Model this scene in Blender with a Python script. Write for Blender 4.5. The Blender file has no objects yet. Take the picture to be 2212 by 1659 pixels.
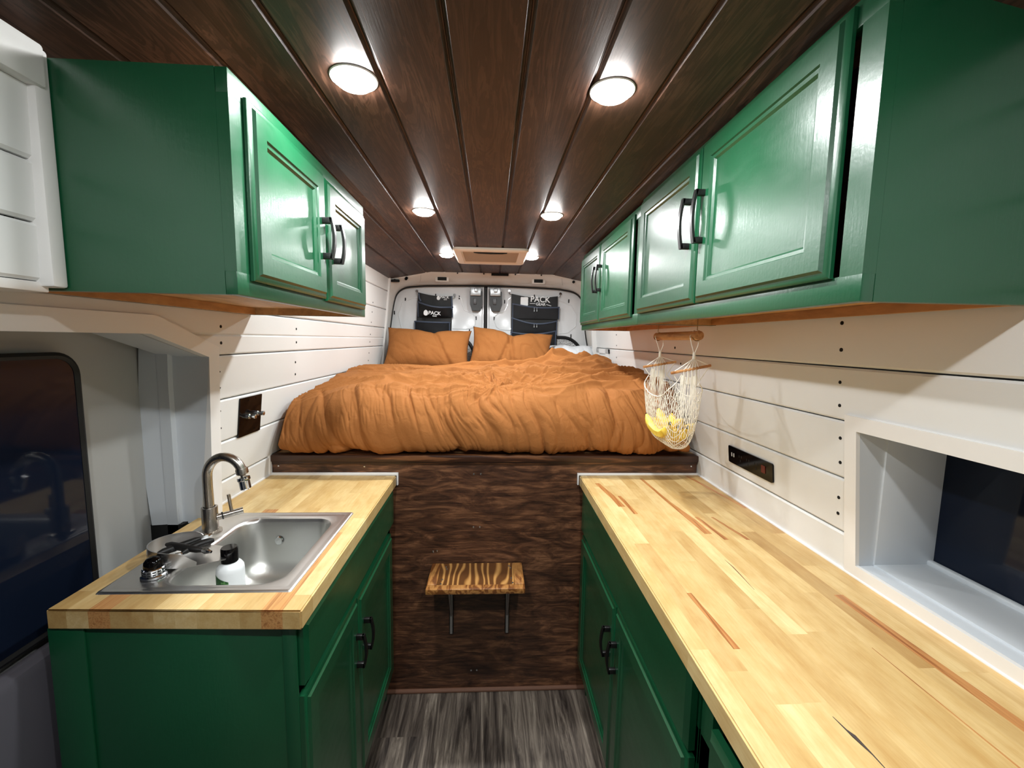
import bpy, bmesh, math, random
from mathutils import Vector, Matrix, noise
from math import sin, cos, pi, radians, sqrt, exp, floor

S = bpy.context.scene
COL = S.collection
random.seed(7)

# ------------------------------------------------------------------ helpers
def tag(o, label=None, cat=None, group=None, kind=None):
    if label: o['label'] = label
    if cat: o['category'] = cat
    if group: o['group'] = group
    if kind: o['kind'] = kind
    return o

def worldloc(p):
    v = Vector((0, 0, 0))
    while p is not None:
        v += p.location
        p = p.parent
    return v

def build(name, bm, mats, parent=None, smooth=35, kind=None, recalc=True):
    if recalc:
        bmesh.ops.recalc_face_normals(bm, faces=bm.faces[:])
    off = worldloc(parent)
    if parent is not None:
        bmesh.ops.translate(bm, verts=bm.verts[:], vec=-off)
    me = bpy.data.meshes.new(name)
    bm.to_mesh(me); bm.free()
    if not isinstance(mats, (list, tuple)): mats = [mats]
    for m in mats: me.materials.append(m)
    if smooth:
        me.shade_smooth()
        if smooth < 180: me.set_sharp_from_angle(angle=radians(smooth))
    o = bpy.data.objects.new(name, me)
    COL.objects.link(o)
    if parent is not None: o.parent = parent
    if kind: o['kind'] = kind
    return o

def empty(name, loc, label, cat, group=None):
    o = bpy.data.objects.new(name, None)
    o.empty_display_size = .05
    o.location = loc
    COL.objects.link(o)
    tag(o, label, cat, group)
    return o

def copy_tree(o, parent=None):
    c = o.copy(); COL.objects.link(c)
    if parent is not None: c.parent = parent
    for ch in [x for x in bpy.data.objects if x.parent == o]:
        copy_tree(ch, c)
    return c

def new(): return bmesh.new()

def box(bm, x0, x1, y0, y1, z0, z1, r=0, seg=2, mi=0, M=None):
    t = bmesh.new()
    bmesh.ops.create_cube(t, size=1)
    for v in t.verts:
        v.co = Vector(((x0+x1)/2+v.co.x*(x1-x0), (y0+y1)/2+v.co.y*(y1-y0), (z0+z1)/2+v.co.z*(z1-z0)))
    if r:
        bmesh.ops.bevel(t, geom=t.edges[:], offset=r, segments=seg, affect='EDGES', profile=.5)
    merge(bm, t, mi, M)

def merge(bm, t, mi=0, M=None):
    vs = {}
    for v in t.verts:
        vs[v] = bm.verts.new(M @ v.co if M else v.co)
    for f in t.faces:
        try:
            nf = bm.faces.new([vs[v] for v in f.verts]); nf.material_index = mi
        except ValueError: pass
    t.free()

def tube(bm, pts, r, n=8, closed=False, caps=True, mi=0):
    pts = [Vector(p) for p in pts]
    N = len(pts)
    rr = r if isinstance(r, (list, tuple)) else [r]*N
    rings = []
    up = None
    for i, p in enumerate(pts):
        a = pts[(i-1) % N] if (closed or i > 0) else p
        b = pts[(i+1) % N] if (closed or i < N-1) else p
        t = (b-a)
        if t.length < 1e-9: t = Vector((0, 0, 1))
        t.normalize()
        if up is None:
            up = Vector((0, 0, 1)) if abs(t.z) < .9 else Vector((1, 0, 0))
        u = up - t*up.dot(t)
        if u.length < 1e-6: u = t.orthogonal()
        u.normalize(); w = t.cross(u); up = u
        rings.append([bm.verts.new(p+(u*cos(2*pi*k/n)+w*sin(2*pi*k/n))*rr[i]) for k in range(n)])
    for i in range(N if closed else N-1):
        A, B = rings[i], rings[(i+1) % N]
        for k in range(n):
            f = bm.faces.new((A[k], A[(k+1) % n], B[(k+1) % n], B[k])); f.material_index = mi
    if caps and not closed:
        bm.faces.new(rings[0][::-1]).material_index = mi
        bm.faces.new(rings[-1]).material_index = mi

def lathe(bm, prof, M=None, n=24, mi=0):
    """prof: list of (r, z); spun round Z"""
    M = M or Matrix()
    rings = []
    for (r, z) in prof:
        if r < 1e-6: rings.append([bm.verts.new(M @ Vector((0, 0, z)))])
        else: rings.append([bm.verts.new(M @ Vector((r*cos(2*pi*k/n), r*sin(2*pi*k/n), z))) for k in range(n)])
    for A, B in zip(rings[:-1], rings[1:]):
        for k in range(n):
            k2 = (k+1) % n
            if len(A) == 1 and len(B) == 1: continue
            if len(A) == 1: f = bm.faces.new((A[0], B[k], B[k2]))
            elif len(B) == 1: f = bm.faces.new((A[k], A[k2], B[0]))
            else: f = bm.faces.new((A[k], A[k2], B[k2], B[k]))
            f.material_index = mi

def grid(bm, fn, nu, nv, mi=0, closed_u=False):
    V = [[bm.verts.new(fn(i/nu, j/nv)) for j in range(nv+1)] for i in range(nu+(0 if closed_u else 1))]
    L = len(V)
    for i in range(nu):
        for j in range(nv):
            f = bm.faces.new((V[i][j], V[(i+1) % L][j], V[(i+1) % L][j+1], V[i][j+1])); f.material_index = mi
    return V

def rrect(x0, x1, y0, y1, r, n=6):
    out = []
    for cx, cy, a0 in ((x1-r, y1-r, 0), (x0+r, y1-r, 90), (x0+r, y0+r, 180), (x1-r, y0+r, 270)):
        for k in range(n+1):
            a = radians(a0+90*k/n); out.append((cx+r*cos(a), cy+r*sin(a)))
    return out

def prism(bm, poly, fn, d0, d1, mi=0):
    """poly: 2D points; fn(a,b,d)->Vector"""
    A = [bm.verts.new(fn(a, b, d0)) for a, b in poly]
    B = [bm.verts.new(fn(a, b, d1)) for a, b in poly]
    n = len(poly)
    for k in range(n):
        bm.faces.new((A[k], A[(k+1) % n], B[(k+1) % n], B[k])).material_index = mi
    bm.faces.new(A[::-1]).material_index = mi
    bm.faces.new(B).material_index = mi

def axisM(o, z):
    """matrix at o whose local Z points along z"""
    return Matrix.Translation(Vector(o)) @ Vector((0, 0, 1)).rotation_difference(Vector(z).normalized()).to_matrix().to_4x4()

def lerp(a, b, t): return a+(b-a)*t
def sm(t): t = max(0, min(1, t)); return t*t*(3-2*t)
def interp(x, xs, ys):
    if x <= xs[0]: return ys[0]
    for i in range(len(xs)-1):
        if x <= xs[i+1]: return lerp(ys[i], ys[i+1], (x-xs[i])/(xs[i+1]-xs[i]))
    return ys[-1]

# ------------------------------------------------------------------ materials
class NT:
    def __init__(s, name):
        s.m = bpy.data.materials.new(name); s.m.use_nodes = True
        s.t = s.m.node_tree; s.b = s.t.nodes['Principled BSDF']
        s.tc = None
    def n(s, ty, **kw):
        nd = s.t.nodes.new(ty)
        for k, v in kw.items():
            if k in nd.inputs: s.set(nd.inputs[k], v)
            else: setattr(nd, k, v)
        return nd
    def set(s, sock, v):
        if isinstance(v, bpy.types.NodeSocket): s.t.links.new(v, sock)
        else: sock.default_value = v
    def obj(s):
        if not s.tc: s.tc = s.n('ShaderNodeTexCoord')
        return s.tc.outputs['Object']
    def map(s, scale=(1, 1, 1), vec=None, loc=(0, 0, 0)):
        m = s.n('ShaderNodeMapping'); s.set(m.inputs['Vector'], vec or s.obj())
        m.inputs['Scale'].default_value = scale; m.inputs['Location'].default_value = loc
        return m.outputs[0]
    def math(s, op, a, b=0, c=None):
        m = s.n('ShaderNodeMath', operation=op); s.set(m.inputs[0], a); s.set(m.inputs[1], b)
        if c is not None: s.set(m.inputs[2], c)
        return m.outputs[0]
    def noise(s, vec, scale=5, detail=4, rough=.5, dist=0, dim='3D', w=None):
        m = s.n('ShaderNodeTexNoise'); m.noise_dimensions = dim
        s.set(m.inputs['Vector'], vec); m.inputs['Scale'].default_value = scale
        m.inputs['Detail'].default_value = detail; m.inputs['Roughness'].default_value = rough
        m.inputs['Distortion'].default_value = dist
        if w is not None: s.set(m.inputs['W'], w)
        return m.outputs[0]
    def ramp(s, fac, stops, interp='LINEAR'):
        r = s.n('ShaderNodeValToRGB'); s.set(r.inputs[0], fac); cr = r.color_ramp; cr.interpolation = interp
        while len(cr.elements) < len(stops): cr.elements.new(.5)
        for e, (p, c) in zip(cr.elements, stops):
            e.position = p; e.color = (*c, 1) if len(c) == 3 else c
        return r.outputs[0]
    def mix(s, f, a, b, mode='MIX'):
        m = s.n('ShaderNodeMix', data_type='RGBA', blend_type=mode)
        s.set(m.inputs[0], f)
        s.set(m.inputs[6], a if isinstance(a, bpy.types.NodeSocket) else (*a, 1))
        s.set(m.inputs[7], b if isinstance(b, bpy.types.NodeSocket) else (*b, 1))
        return m.outputs[2]
    def bump(s, h, strength=.3, dist=.002, normal=None):
        b = s.n('ShaderNodeBump'); s.set(b.inputs['Height'], h)
        b.inputs['Strength'].default_value = strength; b.inputs['Distance'].default_value = dist
        if normal: s.set(b.inputs['Normal'], normal)
        s.set(s.b.inputs['Normal'], b.outputs[0]); return b.outputs[0]
    def P(s, **kw):
        for k, v in kw.items():
            k = {'base': 'Base Color', 'rough': 'Roughness', 'metal': 'Metallic', 'spec': 'Specular IOR Level', 'coat': 'Coat Weight',
                 'coatr': 'Coat Roughness', 'trans': 'Transmission Weight', 'em': 'Emission Color', 'ems': 'Emission Strength', 'sheen': 'Sheen Weight',
                 'aniso': 'Anisotropic', 'sss': 'Subsurface Weight', 'alpha': 'Alpha'}[k]
            if isinstance(v, tuple) and len(v) == 3: v = (*v, 1)
            s.set(s.b.inputs[k], v)
        return s

def L(r, g, b):
    """sRGB 0-255 -> linear"""
    f = lambda c: (c/255/12.92) if c/255 <= .04045 else ((c/255+.055)/1.055)**2.4
    return (f(r), f(g), f(b))

def plain(name, col, rough=.5, metal=0, **kw):
    m = NT(name); m.P(base=col, rough=rough, metal=metal, **kw); return m.m

def mat_green():
    m = NT('green_paint')
    n = m.noise(m.map((1, 1, 1)), 3, 3)
    c = m.mix(n, L(11, 70, 42), L(17, 82, 50))
    br = m.noise(m.map((60, 60, 5)), 4, 5, .6)
    fine = m.noise(m.map((1, 1, 1)), 140, 2, .5)
    h = m.math('ADD', m.math('MULTIPLY', br, .6), m.math('MULTIPLY', fine, .5))
    m.bump(h, .22, .0012)
    r = m.math('MULTIPLY_ADD', m.noise(m.map((3, 3, 8)), 6, 3), .16, .20)
    m.P(base=c, rough=m.math('ADD', r, .08), spec=.5, coat=.36, coatr=.20)
    st = m.noise(m.map((70, 70, 3)), 3, 5, .65)
    b2 = m.n('ShaderNodeBump'); m.set(b2.inputs['Height'], m.math('ADD', st, m.math('MULTIPLY', fine, .5))); b2.inputs['Strength'].default_value = .35; b2.inputs['Distance'].default_value = .0012
    m.set(m.b.inputs['Coat Normal'], b2.outputs[0])
    return m.m

def mat_white(name, col=(229, 230, 229), rough=.42):
    m = NT(name)
    h = m.noise(m.map((1, 1, 1)), 60, 4, .6)
    m.bump(h, .10, .001)
    c = m.mix(m.noise(m.map(), 4, 3), L(*col), L(*[x-6 for x in col]))
    m.P(base=c, rough=rough)
    return m.m

def plank_nodes(m, axis_x, width, off, length=None):
    """returns (id scalar) for boards of given width across axis and staggered length along Y"""
    sx = m.n('ShaderNodeSeparateXYZ'); m.set(sx.inputs[0], m.obj())
    row = m.math('FLOOR', m.math('DIVIDE', m.math('SUBTRACT', sx.outputs[axis_x], off), width))
    w1 = m.n('ShaderNodeTexWhiteNoise', noise_dimensions='1D'); m.set(w1.inputs['W'], row)
    if length:
        sh = m.math('MULTIPLY', w1.outputs[0], 7.0)
        ln = m.math('MULTIPLY_ADD', w1.outputs[0], length*.5, length*.75)
        col = m.math('FLOOR', m.math('ADD', m.math('DIVIDE', sx.outputs['Y'], ln), sh))
        w2 = m.n('ShaderNodeTexWhiteNoise', noise_dimensions='2D')
        cb = m.n('ShaderNodeCombineXYZ'); m.set(cb.inputs[0], row); m.set(cb.inputs[1], col)
        m.set(w2.inputs['Vector'], cb.outputs[0])
        return w2.outputs[0], sx
    return w1.outputs[0], sx

def grain_vec(m, idv, sc, k=37.0):
    cb = m.n('ShaderNodeCombineXYZ')
    m.set(cb.inputs[0], m.math('MULTIPLY', idv, k)); m.set(cb.inputs[1], m.math('MULTIPLY', idv, k*.7)); m.set(cb.inputs[2], m.math('MULTIPLY', idv, k*1.3))
    a = m.n('ShaderNodeVectorMath', operation='ADD'); m.set(a.inputs[0], m.obj()); m.set(a.inputs[1], cb.outputs[0])
    return m.map(sc, vec=a.outputs[0])

def mat_butcher(thr=.93):
    m = NT('butcher_block_birch')
    idv, sx = plank_nodes(m, 'X', .0405, .012, .42)
    g = grain_vec(m, idv, (22, 2.0, 22))
    gr = m.noise(g, 3.0, 6, .6, .8)
    fine = m.noise(grain_vec(m, idv, (160, 6, 160)), 2.0, 3, .6)
    base = m.ramp(idv, [(0, L(220, 192, 136)), (.22, L(196, 164, 108)), (.45, L(232, 208, 154)), (.7, L(206, 175, 118)), (.85, L(224, 198, 142)), (1, L(190, 156, 102))])
    dark = m.ramp(gr, [(.40, (1, 1, 1)), (.66, L(242, 230, 208)), (.84, L(214, 184, 146))])
    c = m.mix(.5, base, dark, 'MULTIPLY')
    bl = m.noise(grain_vec(m, idv, (9, 4, 9)), 3.0, 4, .6)
    c = m.mix(.5, c, m.ramp(bl, [(.35, L(226, 206, 176)), (.6, (1, 1, 1))]), 'MULTIPLY')
    c = m.mix(.18, c, m.ramp(fine, [(.35, L(214, 190, 160)), (.6, (1, 1, 1))]), 'MULTIPLY')
    # heartwood: reddish streaked staves
    sel = m.math('GREATER_THAN', idv, thr)
    st = m.noise(grain_vec(m, idv, (60, 1.6, 60)), 2.2, 4, .6, .6)
    hc = m.ramp(st, [(.35, L(160, 100, 52)), (.5, L(205, 150, 92)), (.62, L(176, 112, 60))])
    c = m.mix(m.math('MULTIPLY', sel, .85), c, hc)
    m.bump(fine, .08, .0006)
    m.P(base=c, rough=m.math('MULTIPLY_ADD', gr, .12, .34), spec=.4)
    return m.m

def mat_ceiling():
    m = NT('stained_pine_planks')
    idv, sx = plank_nodes(m, 'X', .133, -.0785)
    gv = grain_vec(m, idv, (9, 1.0, 9), 61)
    rings = m.noise(gv, 2.2, 5, .6, 1.4)
    bands = m.math('SINE', m.math('MULTIPLY', rings, 42))
    fine = m.noise(grain_vec(m, idv, (120, 4, 120)), 2.2, 5, .65)
    blot = m.noise(grain_vec(m, idv, (4, 2, 4)), 2.0, 4, .6)
    c = m.ramp(blot, [(.3, L(54, 36, 29)), (.5, L(80, 54, 42)), (.7, L(108, 77, 60))])
    c = m.mix(.7, c, m.ramp(bands, [(.0, L(130, 112, 104)), (.6, (1, 1, 1))]), 'MULTIPLY')
    c = m.mix(.6, c, m.ramp(fine, [(.3, L(120, 105, 98)), (.6, (1, 1, 1))]), 'MULTIPLY')
    c = m.mix(m.math('MULTIPLY', idv, .35), c, L(84, 62, 50))
    # knots
    vo = m.n('ShaderNodeTexVoronoi'); m.set(vo.inputs['Vector'], grain_vec(m, idv, (5.5, 2.4, 1), 13)); vo.inputs['Scale'].default_value = 1.0
    k = m.ramp(vo.outputs['Distance'], [(.03, (1, 1, 1)), (.10, (0, 0, 0))])
    c = m.mix(m.math('MULTIPLY', k, .7), c, L(34, 20, 15))
    m.bump(fine, .25, .001)
    m.P(base=c, rough=.46, spec=.4)
    return m.m

def mat_floor():
    m = NT('grey_vinyl_plank')
    idv, sx = plank_nodes(m, 'X', .152, -.09, 1.2)
    g = grain_vec(m, idv, (14, 1.1, 14), 53)
    gr = m.noise(g, 2.0, 8, .66, 1.2)
    st = m.noise(grain_vec(m, idv, (60, 2.0, 60), 53), 2.0, 4, .7)
    c = m.ramp(gr, [(.33, L(50, 42, 38)), (.45, L(98, 88, 80)), (.55, L(138, 126, 114)), (.68, L(186, 174, 158))])
    c = m.mix(.6, c, m.ramp(st, [(.34, L(110, 100, 95)), (.6, (1, 1, 1))]), 'MULTIPLY')
    c = m.mix(.4, c, m.ramp(idv, [(0, L(150, 140, 140)), (1, (1, 1, 1))]), 'MULTIPLY')
    m.bump(st, .15, .0008)
    m.P(base=c, rough=.42)
    return m.m

def mat_plywood():
    m = NT('dark_stained_plywood')
    v = m.map((1.6, 1, 6))
    gr = m.noise(v, 3.4, 7, .62, 1.8)
    lines = m.noise(m.map((2.2, 1, 34)), 3.0, 6, .65, 1.2)
    c = m.ramp(gr, [(.34, L(60, 38, 27)), (.5, L(96, 63, 44)), (.64, L(136, 94, 66))])
    c = m.mix(.75, c, m.ramp(lines, [(.38, L(140, 125, 115)), (.56, (1, 1, 1))]), 'MULTIPLY')
    m.bump(lines, .2, .0008)
    m.P(base=c, rough=.42)
    return m.m

def mat_wood(name, a, b, c3, sc=(2, 2, 2), wave=30, rough=.4):
    m = NT(name)
    n1 = m.noise(m.map(sc), 2.0, 4, .5, .7)
    s_ = m.math('SINE', m.math('MULTIPLY', n1, wave))
    f = m.noise(m.map(tuple(x*9 for x in sc)), 2, 4, .6)
    c = m.ramp(s_, [(.0, a), (.5, b), (1, c3)])
    c = m.mix(.4, c, m.ramp(f, [(.3, L(150, 130, 110)), (.6, (1, 1, 1))]), 'MULTIPLY')
    m.bump(f, .15, .0006)
    m.P(base=c, rough=rough)
    return m.m

def mat_step():
    m = NT('stained_oak_step')
    v = m.map((1, .45, 1))
    n1 = m.noise(v, 5.0, 2, .5, .5)
    sx = m.n('ShaderNodeSeparateXYZ'); m.set(sx.inputs[0], m.obj())
    ph = m.math('ADD', m.math('MULTIPLY', sx.outputs[0], 230), m.math('MULTIPLY', n1, 34))
    s_ = m.math('SINE', ph)
    c = m.ramp(s_, [(.0, L(96, 58, 24)), (.45, L(150, 102, 50)), (1, L(196, 146, 84))])
    m.P(base=c, rough=.3, coat=.3)
    return m.m

def mat_duvet(name, a, b):
    m = NT(name)
    n1 = m.noise(m.map(), 9, 4, .6)
    w = m.noise(m.map((1, 1, 1)), 900, 2, .5)
    cr = m.noise(m.map((14, 10, 14)), 2.0, 6, .6, .9)
    c = m.mix(n1, a, b)
    h = m.math('ADD', m.math('MULTIPLY', cr, 1.0), m.math('MULTIPLY', w, .05))
    m.bump(h, .6, .006)
    m.P(base=c, rough=.85, spec=.15)
    return m.m

def mat_steel(name, rough=.3, col=(190, 188, 184), sc=(1, 60, 1), bump=.03):
    m = NT(name)
    n1 = m.noise(m.map(sc), 12, 4, .6)
    m.bump(n1, bump, .0005)
    m.P(base=L(*col), metal=1, rough=m.math('MULTIPLY_ADD', n1, .15, rough-.06))
    return m.m

M = dict(
    green=mat_green(),
    white=mat_white('white_shiplap_paint'),
    trimw=mat_white('white_trim_paint', (236, 235, 233), .36),
    caulk=plain('white_caulk', L(240, 240, 240), .4),
    black=plain('black_shadow_gap', L(8, 8, 8), .8),
    hole=plain('black_screw_hole', L(6, 6, 6), .9),
    butcher=mat_butcher(), ceil=mat_ceiling(), floor=mat_floor(), ply=mat_plywood(), step=mat_step(),
    dtrim=mat_wood('dark_stained_trim', L(60, 34, 20), L(92, 56, 34), L(120, 78, 48), (1, 12, 12), 20),
    raw=mat_wood('raw_birch_ply', L(205, 160, 108), L(222, 180, 128), L(214, 170, 118), (3, .8, 3), 12, .55),
    rail=mat_wood('hanging_rail_wood', L(186, 136, 86), L(200, 152, 100), L(192, 144, 92), (3, .8, 3), 12, .55),
    dowel=mat_wood('dowel_wood', L(170, 112, 62), L(196, 140, 86), L(206, 152, 98), (12, 1.5, 12), 14, .5),
    rust=mat_duvet('rust_cotton', L(146, 92, 48), L(158, 102, 55)),
    linen=mat_duvet('white_cotton', L(222, 226, 230), L(232, 235, 238)),
    mattress=plain('mattress_cover', L(225, 225, 222), .9),
    steel=mat_steel('brushed_stainless', .30, (214, 212, 210)),
    steelb=mat_steel('basin_stainless', .36, (196, 196, 192), (30, 30, 30), .05),
    nickel=mat_steel('brushed_nickel', .27, (182, 176, 168), (90, 90, 2), .0),
    chrome=plain('chrome', L(225, 228, 232), .08, 1),
    alu=plain('aluminium_bracket', L(170, 172, 174), .35, .9),
    handle=plain('matte_black_handle', L(16, 15, 15), .38),
    gloss=plain('gloss_black_plastic', L(6, 5, 6), .10, spec=.25),
    plastic=plain('black_plastic', L(18, 17, 17), .45),
    rubber=plain('black_rubber_seal', L(10, 10, 10), .6),
    van=plain('van_body_paint', L(222, 224, 226), .16, coat=.6),
    vand=plain('van_header_paint', L(216, 210, 202), .28, coat=.3),
    doorgrey=mat_white('grey_door_lining', (172, 173, 171), .55),
    doordark=plain('dark_door_card', L(92, 90, 98), .7),
    pillar=mat_white('pale_grey_pillar_paint', (208, 214, 220), .4),
    glass=plain('dark_privacy_glass', (.006, .010, .022), .06, spec=.22),
    mesh=plain('black_mesh_fabric', L(20, 21, 25), .75),
    cloth=plain('black_nylon_fabric', L(11, 12, 15), .6),
    pipe=plain('blue_grey_binding', L(70, 80, 98), .6),
    ink=plain('white_print', L(235, 238, 240), .5),
    rope=plain('natural_cotton_cord', L(236, 230, 216), .8),
    vent=plain('cream_vent_plastic', L(230, 224, 214), .45),
    lampring=plain('white_lamp_bezel', L(225, 222, 218), .35),
    stool=plain('pinkish_contents', L(120, 92, 92), .7),
    bottle=plain('white_bottle_plastic', L(232, 236, 238), .3, sss=.0),
    red=plain('dark_red_switch', L(90, 10, 18), .3),
    silver=None,
)
def mk_lens():
    m = NT('lit_lamp_lens'); m.P(base=(1, 1, 1), em=(1.0, .985, .96), ems=210.0); return m.m
M['lens'] = mk_lens()
def mk_screen():
    m = NT('vent_screen')
    v = m.noise(m.map((500, 500, 500)), 1, 1)
    m.P(base=m.mix(v, L(150, 138, 122), L(180, 166, 148)), rough=.7); m.bump(v, .4, .001); return m.m
M['screen'] = mk_screen()
def mk_reflectix():
    m = NT('silver_bubble_foil')
    vo = m.n('ShaderNodeTexVoronoi'); m.set(vo.inputs['Vector'], m.obj()); vo.inputs['Scale'].default_value = 110
    m.bump(vo.outputs['Distance'], 1.0, .01)
    m.P(base=L(225, 225, 225), metal=.35, rough=.45); return m.m
M['foil'] = mk_reflectix()
def mk_banana():
    m = NT('banana_skin')
    n1 = m.noise(m.map(), 40, 3)
    m.P(base=m.ramp(n1, [(.3, L(224, 182, 52)), (.7, L(242, 214, 98))]), rough=.5); return m.m
M['banana'] = mk_banana()
def mk_leaf():
    m = NT('green_leaf_label')
    n1 = m.noise(m.map(), 70, 3, .6, 1)
    m.P(base=m.ramp(n1, [(.4, L(30, 78, 36)), (.6, L(92, 142, 78))], 'CONSTANT'), rough=.4); return m.m
M['leaf'] = mk_leaf()

# ------------------------------------------------------------------ van section
def zc(x):                       # ceiling underside height
    a = abs(x)
    return 1.917 if a < .44 else 1.917-(a-.44)*(.062/.32)
def xw(z):                       # half width of the lining at height z
    return .83 if z < .914 else .83-(z-.914)*.1
Y0, Y1 = -1.55, 3.12
YB = 1.586                       # face of bed panel

# floor
bm = new(); box(bm, -1.0, 1.0, Y0, 3.3, -.03, 0)
build('floor', bm, M['floor'], kind='structure')

# ceiling: bevelled planks
bm = new()
seams = [-.0785+.133*k for k in range(-6, 8)]
seams = [-.80]+[s for s in seams if -.79 < s < .79]+[.80]
g = .0026
for a, b in zip(seams[:-1], seams[1:]):
    xs = [a+.0004, a+.0025, a+.0075, b-.0075, b-.0025, b-.0004]
    dz = [.0065, .0055, 0, 0, .0055, .0065]
    xs2 = []; dz2 = []
    for x, d_ in zip(xs, dz): xs2.append(x); dz2.append(d_)
    for kx in (-.44, .44):
        if a+.008 < kx < b-.008:
            xs2.insert(3, kx); dz2.insert(3, 0)
    low = [(x, zc(x)+d_) for x, d_ in zip(xs2, dz2)]
    poly = low+[(b-.0008, zc(b)+.02), (a+.0008, zc(a)+.02)]
    prism(bm, poly, lambda p, q, d: Vector((p, d, q)), Y0, 3.13)
# backing above the planks
box(bm, -.85, .85, Y0, 3.13, 1.945, 1.96)
build('ceiling', bm, M['ceil'], kind='structure', smooth=0)

# side walls: shiplap courses swept along Y, start and end given as functions of z
def course(bm, s, z0, z1, ya, yb, th=.012, xf=xw, zs=()):
    c = .0045; gap = .0016
    prof = [(z0+gap, th), (z0+gap, c), (z0+gap+c, 0)]+[(z, 0) for z in sorted(zs) if z0+gap+c < z < z1-gap-c]+[(z1-gap-c, 0), (z1-gap, c), (z1-gap, th)]
    A = [bm.verts.new((s*(xf(z)+d), ya(z), z)) for z, d in prof]
    B = [bm.verts.new((s*(xf(z)+d), yb(z), z)) for z, d in prof]
    n = len(prof)
    for k in range(n):
        bm.faces.new((A[k], A[(k+1) % n], B[(k+1) % n], B[k]))
    bm.faces.new(A); bm.faces.new(B[::-1])

def holes(bm, s, pts, r=.0045):
    for y, z, rr in pts:
        x = s*(xw(z)-.0004)
        M_ = axisM((x, y, z), (-s, 0, .1))
        lathe(bm, [(0, .0006), (rr*.8, .0006), (rr, 0), (rr, -.002)], M_, 10, mi=1)

# left wall
K = lambda v: (lambda z: v)
gl = [.0, .12, .25, .38, .51, .64, .77, .86, .988, 1.114, 1.245, 1.378, 1.508, 1.639, 1.770, 1.90]
YOP = 1.196
def yop(z):                      # rear edge of the side-door opening
    if z <= 1.376: return YOP
    return lerp(YOP, .994, (z-1.376)/(1.437-1.376))
bm = new()
for a, b in zip(gl[:-1], gl[1:]):
    if b <= 1.38: course(bm, -1, a, b, yop, K(Y1))
    elif a < 1.437:
        course(bm, -1, a, 1.4385, yop, K(Y1), zs=(1.376,))
        course(bm, -1, 1.4355, b, K(-.25), K(Y1))
    else: course(bm, -1, a, b, K(-.25), K(Y1))
for a, b in zip(gl[:-1], gl[1:]): course(bm, -1, a, b, K(Y0), K(-.25))
# backing
box(bm, -.90, -.858, 1.26, Y1, 0, 1.93); box(bm, -.90, -.858, Y0, 1.26, 1.45, 1.93); box(bm, -.90, -.858, Y0, -.3, 0, 1.93)
holes(bm, -1, [(1.25, 1.461, .005), (1.255, 1.414, .005), (1.255, 1.33, .0025), (1.26, 1.282, .0025), (1.266, 1.212, .003), (1.273, 1.159, .003),
               (1.282, 1.031, .002), (1.288, .945, .005), (1.50, .935, .004),
               (1.717, 1.466, .005), (1.725, 1.413, .005), (1.728, 1.333, .005), (1.734, 1.284, .005),
               (2.743, 1.60, .005), (2.743, 1.535, .005), (2.744, 1.458, .005), (2.747, 1.41, .005), (2.747, 1.339, .005), (2.747, 1.29, .005), (2.743, 1.66, .005)])
wl = build('wall_left', bm, [M['white'], M['hole']], kind='structure', smooth=20)

# upper lining in front of the left wall cabinet (headliner panel with trim)
def xu(z): return .690-(z-1.5)*.03
bm = new()
for a, b in ((1.512, 1.60), (1.60, 1.69), (1.69, 1.80)):
    course(bm, -1, a, b, K(-.8), K(.69), xf=xu)
build('wall_left_upper', bm, M['white'], kind='structure', smooth=20)
bm = new()
box(bm, -.72, -.670, .687, .7105, 1.505, 1.853, .004)
box(bm, -.70, -.664, -.8, .70, 1.795, 1.856, .005)
box(bm, -.76, -.69, -.8, .70, 1.497, 1.512, .002)
build('trim_1', bm, M['trimw'], kind='structure')

# raised casing round side door opening
bm = new()
w = .045
zt, zt2 = 1.437, 1.376
pin = [(-.22, zt), (.9935, zt-.0006), (YOP-.0008, zt2-.0006), (YOP-.0008, .0)]
pout = [(-.22, zt+.042), (1.008, zt+.042), (YOP+.040, zt2+.026), (YOP+.040, .0)]
for (a, b, c, d_) in zip(pin[:-1], pin[1:], pout[1:], pout[:-1]):
    quad = [a, b, c, d_]
    prism(bm, quad, lambda y, z, d: Vector((-(xw(z)+d), y, z)), -.007, .014)
build('trim_2', bm, M['trimw'], kind='structure')

# pale rear pillar seen through the opening, and the deep underside of the header
bm = new()
prism(bm, [(-.872, 0), (-.872, 1.30), (-.868, 1.42), (-.90, 1.45), (-.90, 0)], lambda x, z, d: Vector((x, d, z)), 1.17, 1.20)
n = 10
grid(bm, lambda u, v: Vector((-(xw(lerp(.90, 1.385, v))-.0068)*(1-u)-.94*u, YOP-.0016-.022*u*u, lerp(.90, 1.385, v))), n, 8)
grid(bm, lambda u, v: Vector((-.868-.07*u-.012*sin(pi*v), 1.175-.01*u, lerp(.906, 1.40, v))), 6, 12)
build('trim_3', bm, M['pillar'], kind='structure')
bm = new()
prism(bm, [(-.25, 1.436), (.994, 1.436), (YOP, 1.375), (YOP+.005, 1.40), (1.0, 1.47), (-.25, 1.47)], lambda y, z, d: Vector((d, y, z)), -.90, -.80)
build('trim_4', bm, M['pillar'], kind='structure')
bm = new()
box(bm, -.99, -.935, 1.19, 1.30, 0, 1.50); box(bm, -.96, -.86, 1.17, 1.22, .86, .905)
build('trim_5', bm, M['rubber'], kind='structure')

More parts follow.
